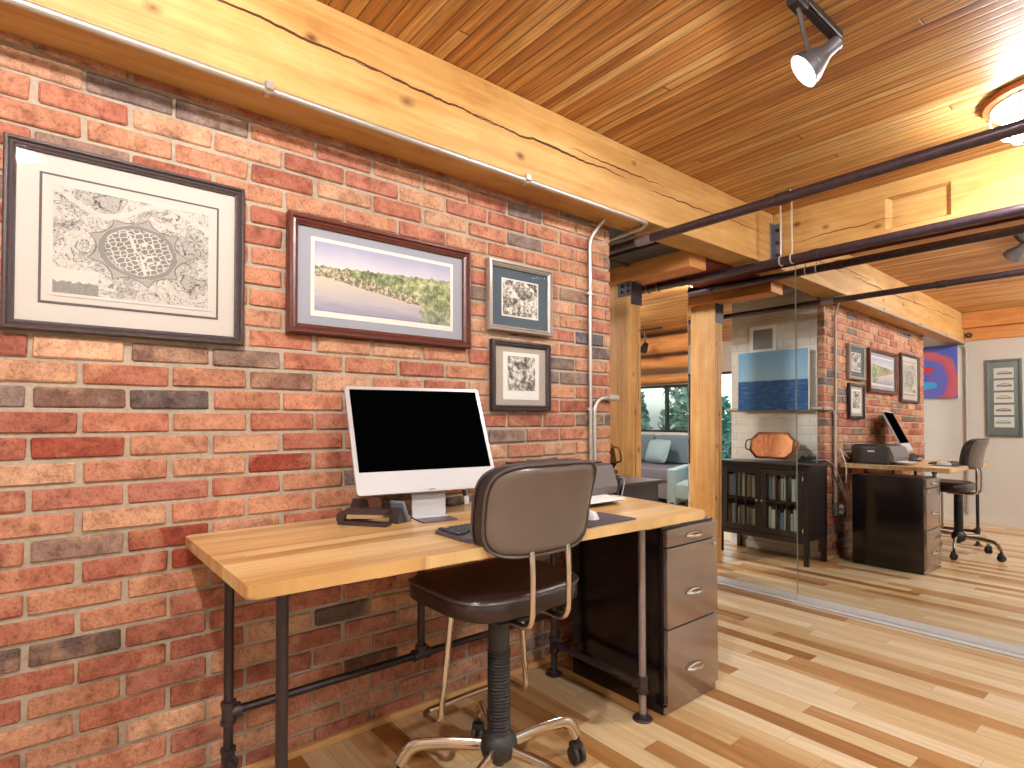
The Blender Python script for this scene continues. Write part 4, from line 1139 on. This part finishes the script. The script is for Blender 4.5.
RI = (Matrix.Translation(rt.location) @ Matrix.Rotation(PI, 4, 'Z')).inverted()
for nm, pts, r_, mm in (('power_cord', [(.08, 2.06, .378), (.1, 2.09, .32), (.12, 2.13, .45), (.06, 2.19, .66), (.045, 2.26, .80), (-.06, 2.32, .79)], .005, m_blackplastic),
                        ('data_cord', [(.08, 2.06, .422), (.14, 2.08, .40), (.12, 2.16, .55), (.09, 2.2, .70), (.06, 2.28, .81), (-.06, 2.34, .79)], .004, m_printgrey)):
    bm = BM(); tube(bm, rounded(pts, .06, 6), r_, 8); bmesh.ops.transform(bm, matrix=RI, verts=bm.verts[:]); obj(nm, bm, mm, rt)

# ------------------------------------------------------------------ lamps
def caged_lamp(loc, label, gm=None, bulb=False):
    t = thing('caged_ceiling_lamp', label, 'lamp', loc)
    bm = BM(); lathe(bm, [(0, 0), (.192, 0), (.2, -.006), (.196, -.026), (.172, -.034), (.165, -.024), (0, -.024)], None, 48); obj('base_ring', bm, m_ring, t)
    if bulb:      # bare bulb in the cage
        bm = BM(); lathe(bm, [(.02, -.024), (.022, -.04), (.036, -.058), (.047, -.083), (.044, -.108), (.026, -.126), (0, -.131)], None, 28); obj('bulb', bm, gm, t)
    else:
      bm = BM(); lathe(bm, [(.125, -.025), (.135, -.04), (.142, -.07), (.134, -.11), (.105, -.145), (.055, -.163), (0, -.167)], None, 32); obj('globe', bm, gm or m_globe_added, t)
    bm = BM()
    for rr, z in ((.17, -.036), (.176, -.07), (.162, -.118), (.09, -.172)):
        tube(bm, [(rr*math.cos(2*PI*k/40), rr*math.sin(2*PI*k/40), z) for k in range(40)], .0036, 6, cyclic=True)
    for k in range(10):
        a = 2*PI*k/10
        tube(bm, [(r*math.cos(a), r*math.sin(a), z) for r, z in ((.17, -.034), (.176, -.07), (.162, -.118), (.13, -.155), (.09, -.172), (.0, -.178))], .0036, 6)
    obj('wire_cage', bm, m_wire, t)
    return t
caged_lamp((1.55, 3.10, CEIL-.0005), 'round caged lamp on the ceiling in front of the cross beam', m_globe_dim)
caged_lamp((1.56, -.11, CEIL-.0005), 'round caged lamp on the ceiling nearest the camera, mirrored in the framed map', m_globe_key, True)
caged_lamp((3.2, 1.5, CEIL-.0005), 'added fill lamp in a round cage, unseen at the window side of the room', m_globe_added_side)  # extra lamp added out of view to soften the room light
caged_lamp((-.95, 4.75, CEIL-.0005), 'added fill lamp in a round cage, unseen beyond the timber post')  # added out of sight to brighten the white pier end
caged_lamp((-2.6, 1.6, CEIL-.0005), 'added fill lamp in a round cage, unseen on the living room side')  # added out of view as fill for the living room side
caged_lamp((-2.9, 5.2, CEIL-.0005), 'added fill lamp in a round cage above the living room sofa')  # added to brighten the living room around the sofa

tr = thing('track_light', 'black track rail on the ceiling with one silver spotlight', 'light', (1.157, 1.6, CEIL-.0005))
bm = BM(); box(bm, -.018, .018, -.1, .48, -.024, 0, .003, 1); box(bm, -.006, .006, -.08, .46, -.0265, -.0235); obj('track_rail', bm, m_blackplastic, tr)
def track_head(dy, aim):
    aim = Vector(aim).normalized(); hd_ = Vector((-.012, .345+dy, -.135))
    bm = BM(); box(bm, -.02, .02, .14+dy, .21+dy, -.05, -.024, .004, 1); obj('adaptor', bm, m_darksteel, tr)
    bm = BM(); box(bm, -.016, .016, .44+dy, .478+dy, -.06, -.024, .004, 1); obj('end_bracket', bm, m_darksteel, tr)
    bm = BM(); tube(bm, [(0, .175+dy, -.045), (-.012, .24+dy, -.085), (-.02, .30+dy, -.128)], .015, 8, sx=.4, sy=1.2); obj('yoke', bm, m_steel, tr)
    A = align(hd_, aim)
    bm = BM(); lathe(bm, [(.0, -.075), (.022, -.075), (.024, -.03), (.034, -.012), (.055, .03), (.061, .052), (.059, .054), (.054, .047), (.05, .018), (.0, .018)], A, 28); sp = obj('lamp_head', bm, m_steel, tr)
    bm = BM(); lathe(bm, [(0, .024), (.03, .023), (.049, .0205), (.049, .0195), (0, .0195)], A, 28); obj('lens', bm, m_lens, sp)
    bm = BM(); q = A @ Vector((0, 0, -.07)); e_ = Vector((0, .455+dy, -.055)); tube(bm, [q, q.lerp(e_, .5)+Vector((0, .008, -.006)), e_+Vector((0, .005, .005))], .018, 12); obj('socket_arm', bm, m_darksteel, tr)
track_head(0, (-.66, -.40, -.58))
# second track head in the living room
t2 = thing('ceiling_spotlight', 'small black ceiling spotlight far off in the living room', 'light', (-3.30, 6.85, CEIL-.0005))
bm = BM(); box(bm, -.3, .3, -.015, .015, -.02, 0); obj('track_rail', bm, m_blackplastic, t2)
bm = BM(); cyl(bm, (0, 0, -.02), (0, 0, -.24), .012, 8); lathe(bm, [(0, -.07), (.04, -.07), (.065, .06), (0, .06)], align((0, -.02, -.27), (0, -.6, -.8)), 16); obj('lamp_head', bm, m_blackplastic, t2)

# ------------------------------------------------------------------ living room
so = thing('sofa', 'grey upholstered sofa under the far living room window', 'sofa', (-3.1, 6.6, 0))
bm = BM(); box(bm, -1.3, 1.2, -.45, .55, .06, .30, .04, 3); obj('sofa_base', bm, m_sofa2, so)
for k in range(2):
    bm = BM(); box(bm, -1.1+k*1.02, -.1+k*1.02, -.48, .3, .29, .46, .05, 3); obj('seat_cushion', bm, m_sofa2, so)
    bm = BM(); box(bm, -1.1+k*1.02, -.1+k*1.02, .28, .5, .45, .86, .07, 3, M=Matrix.Translation((0, 0, 0))); obj('back_cushion', bm, m_sofa, so)
bm = BM(); box(bm, -1.3, 1.2, .5, .68, .06, .74, .05, 3); obj('sofa_back', bm, m_sofa, so)
for s in (-1, 1):
    bm = BM(); a = -1.33 if s < 0 else 1.0; box(bm, a, a+.24, -.45, .6, .06, .62, .06, 3); obj('arm', bm, m_sofa2, so)
    for y in (-.4, .6):
        bm = BM(); cyl(bm, (s*1.2-.03, y, 0), (s*1.2-.03, y, .062), .025, 10); obj('leg', bm, m_legwood, so)
def cushion(loc, rz, label, mat, s=.22):
    bm = BM(); pillow(bm, s, s*.8, .07, .07, 14, 7, 2.2, None, Matrix.Rotation(R_(68), 4, 'X'))
    o = obj('cushion', bm, mat, None, 60, loc=loc); o.rotation_euler = (0, 0, R_(rz)); tag(o, label, 'cushion', 'sofa cushions')
cushion((-3.75, 6.72, .645), 8, 'grey green cushion leaning on the sofa back, darkest of the sofa cushions', m_sofa)
cushion((-2.98, 6.70, .64), -12, 'pale teal cushion leaning in the middle of the sofa', m_cushion)
ac = thing('armchair', 'pale teal armchair with dark wooden legs beside the sofa', 'armchair', (-1.22, 5.25, 0), R_(20))
bm = BM(); box(bm, -.33, .33, -.33, .33, .30, .46, .04, 3); obj('seat', bm, m_cushion, ac)
bm = BM(); box(bm, -.33, .33, .30, .42, .30, .88, .05, 3); obj('backrest', bm, m_sofa, ac)
for sx in (-1, 1):
    bm = BM(); a = sx*.36; box(bm, a-.045, a+.045, -.33, .38, .24, .60, .03, 3); obj('arm', bm, m_cushion, ac)
    for sy in (-1, 1):
        bm = BM(); box(bm, sx*.35-.022, sx*.35+.022, sy*.31-.022, sy*.31+.022, 0, .27, .004, 1); obj('leg', bm, m_legwood, ac)
cushion((-1.27, 5.37, .60), 20, 'pale cushion propped on the teal armchair', m_cushion, .19)
# curtain at the garden window
bm = BM(); n = 26
f_ = [bm.verts.new((-2.62+.012*k*.9, BACK+.05+.018*math.sin(k*1.5), .2)) for k in range(n)]
g_ = [bm.verts.new((-2.62+.012*k*.9, BACK+.05+.018*math.sin(k*1.5), 2.05)) for k in range(n)]
for k in range(n-1): bm.faces.new((f_[k], f_[k+1], g_[k+1], g_[k]))
bmesh.ops.solidify(bm, geom=bm.faces[:], thickness=.006)
single('curtain', bm, m_curtain, 'pale curtain hanging beside the garden window', 'curtain')

# ------------------------------------------------------------------ outside
bm = BM(); box(bm, -14, 14, 8.3, 20, -.6, -.5); box(bm, -14, 14, -16, -1.4, -.6, -.5); box(bm, 4.5, 18, -1.4, 8.3, -.6, -.5)
tag(obj('garden_lawn', bm, m_grass), 'green lawn outside the windows', 'lawn', kind='structure')
def bush(loc, rx, rz_, mat, label, n=2200, ls=.12):
    t = thing('bush', label, 'bush', loc, 0, 'bushes outside the windows')
    bm = BM(); rnd = random.Random(hash(loc) % 1000 + 3)
    for _ in range(n):
        while True:
            p = Vector((rnd.uniform(-1, 1), rnd.uniform(-1, 1), rnd.uniform(-1, 1)))
            if .45 < p.length < 1: break
        c = Vector((p.x*rx, p.y*rx*.7, p.z*rz_+rz_*.9))
        M = Matrix.Translation(c) @ Vector((rnd.uniform(-1, 1), rnd.uniform(-1, 1), rnd.uniform(-.3, 1))).to_track_quat('Z', 'Y').to_matrix().to_4x4() @ Matrix.Rotation(rnd.uniform(0, 6), 4, 'Z')
        s = ls*rnd.uniform(.6, 1.3)
        vs = [bm.verts.new(M @ Vector(q)) for q in ((-s, 0, 0), (-s*.2, -s*.45, .02), (s, 0, 0), (-s*.2, s*.45, .02))]
        bm.faces.new(vs)
    obj('foliage', bm, mat, t)
    bm = BM()
    for k in range(4): tube(bm, [(0, 0, 0), (.1*math.cos(k*1.6), .1*math.sin(k*1.6), rz_*.6), (.45*rx*math.cos(k*1.6), .4*rx*math.sin(k*1.6), rz_*1.3)], .04, 7, radii=[.05, .04, .015])
    obj('stem', bm, m_bark, t)
bush((-6.2, 9.3, -.5), 1.0, 1.5, m_leaf, 'pale green bush outside the far window, seen past the sofa')
bush((-4.0, 9.8, -.5), 1.1, 1.6, m_leaf, 'broad pale bush outside the far window behind the sofa cushions')
bush((-1.9, 9.4, -.5), .9, 1.5, m_leaf, 'pale green bush outside the far window near the mirror doors')
bush((-2.9, -2.9, -.5), .9, 1.3, m_leaf2, 'teal green bush outside the garden window')
bush((-5.0, -3.6, -.5), 1.0, 1.4, m_leaf2, 'larger teal green bush outside the garden window, set farther off')

# ------------------------------------------------------------------ light from outside
w = bpy.data.worlds.new('sky'); S.world = w; w.use_nodes = True
nt = w.node_tree; nt.nodes.clear()
bg = nt.nodes.new('ShaderNodeBackground'); ow = nt.nodes.new('ShaderNodeOutputWorld')
sky = nt.nodes.new('ShaderNodeTexSky'); sky.sky_type = 'NISHITA'; sky.sun_disc = False; sky.sun_elevation = R_(48); sky.sun_rotation = R_(200); sky.altitude = 100; sky.dust_density = 2.0
hs = nt.nodes.new('ShaderNodeHueSaturation'); hs.inputs['Saturation'].default_value = .55
nt.links.new(sky.outputs[0], hs.inputs['Color']); nt.links.new(hs.outputs[0], bg.inputs[0])
bg.inputs[1].default_value = .9
nt.links.new(bg.outputs[0], ow.inputs[0])
def portal(name, loc, rot, sx, sy):
    l = bpy.data.lights.new(name, 'AREA'); l.shape = 'RECTANGLE'; l.size = sx; l.size_y = sy
    l.cycles.is_portal = True
    o = bpy.data.objects.new(name, l); COL.objects.link(o); o.location = loc; o.rotation_euler = rot
portal('window_daylight', (4.31, 1.15, 1.35), (0, R_(90), 0), 1.6, 3.5)
portal('living_window_daylight', (-3.87, 7.88, 1.26), (R_(-90), 0, 0), 3.25, .76)
portal('garden_window_daylight', (-3.47, BACK-.12, 1.2), (R_(90), 0, 0), 1.85, 1.5)

# ------------------------------------------------------------------ camera
cd = bpy.data.cameras.new('camera'); cam = bpy.data.objects.new('camera', cd); COL.objects.link(cam)
a, p_, c_ = R_(50.656), R_(1.184), R_(-.091)
Fv = Vector((-math.sin(a)*math.cos(p_), math.cos(a)*math.cos(p_), math.sin(p_)))
R0 = Vector((math.cos(a), math.sin(a), 0)); U0 = R0.cross(Fv)
Rv = R0*math.cos(c_)+U0*math.sin(c_); Uv = -R0*math.sin(c_)+U0*math.cos(c_)
mw = Matrix((Rv, Uv, -Fv)).transposed().to_4x4(); mw.translation = (CAMX, 0, CAMH)
cam.matrix_world = mw
cd.sensor_width = 36; cd.lens = 564.44/1024*36
cd.shift_y = (406.38-384)/1024
cd.clip_start = .02
S.camera = cam

S.view_settings.view_transform = 'Standard'
S.view_settings.look = 'None'
S.view_settings.gamma = 1.0
S.view_settings.use_curve_mapping = False
S.view_settings.exposure = -1.0
S.cycles.max_bounces = 10
S.cycles.diffuse_bounces = 5
S.cycles.glossy_bounces = 5
S.cycles.transparent_max_bounces = 12
S.cycles.sample_clamp_indirect = 6.0
S.cycles.caustics_reflective = False
S.cycles.caustics_refractive = False
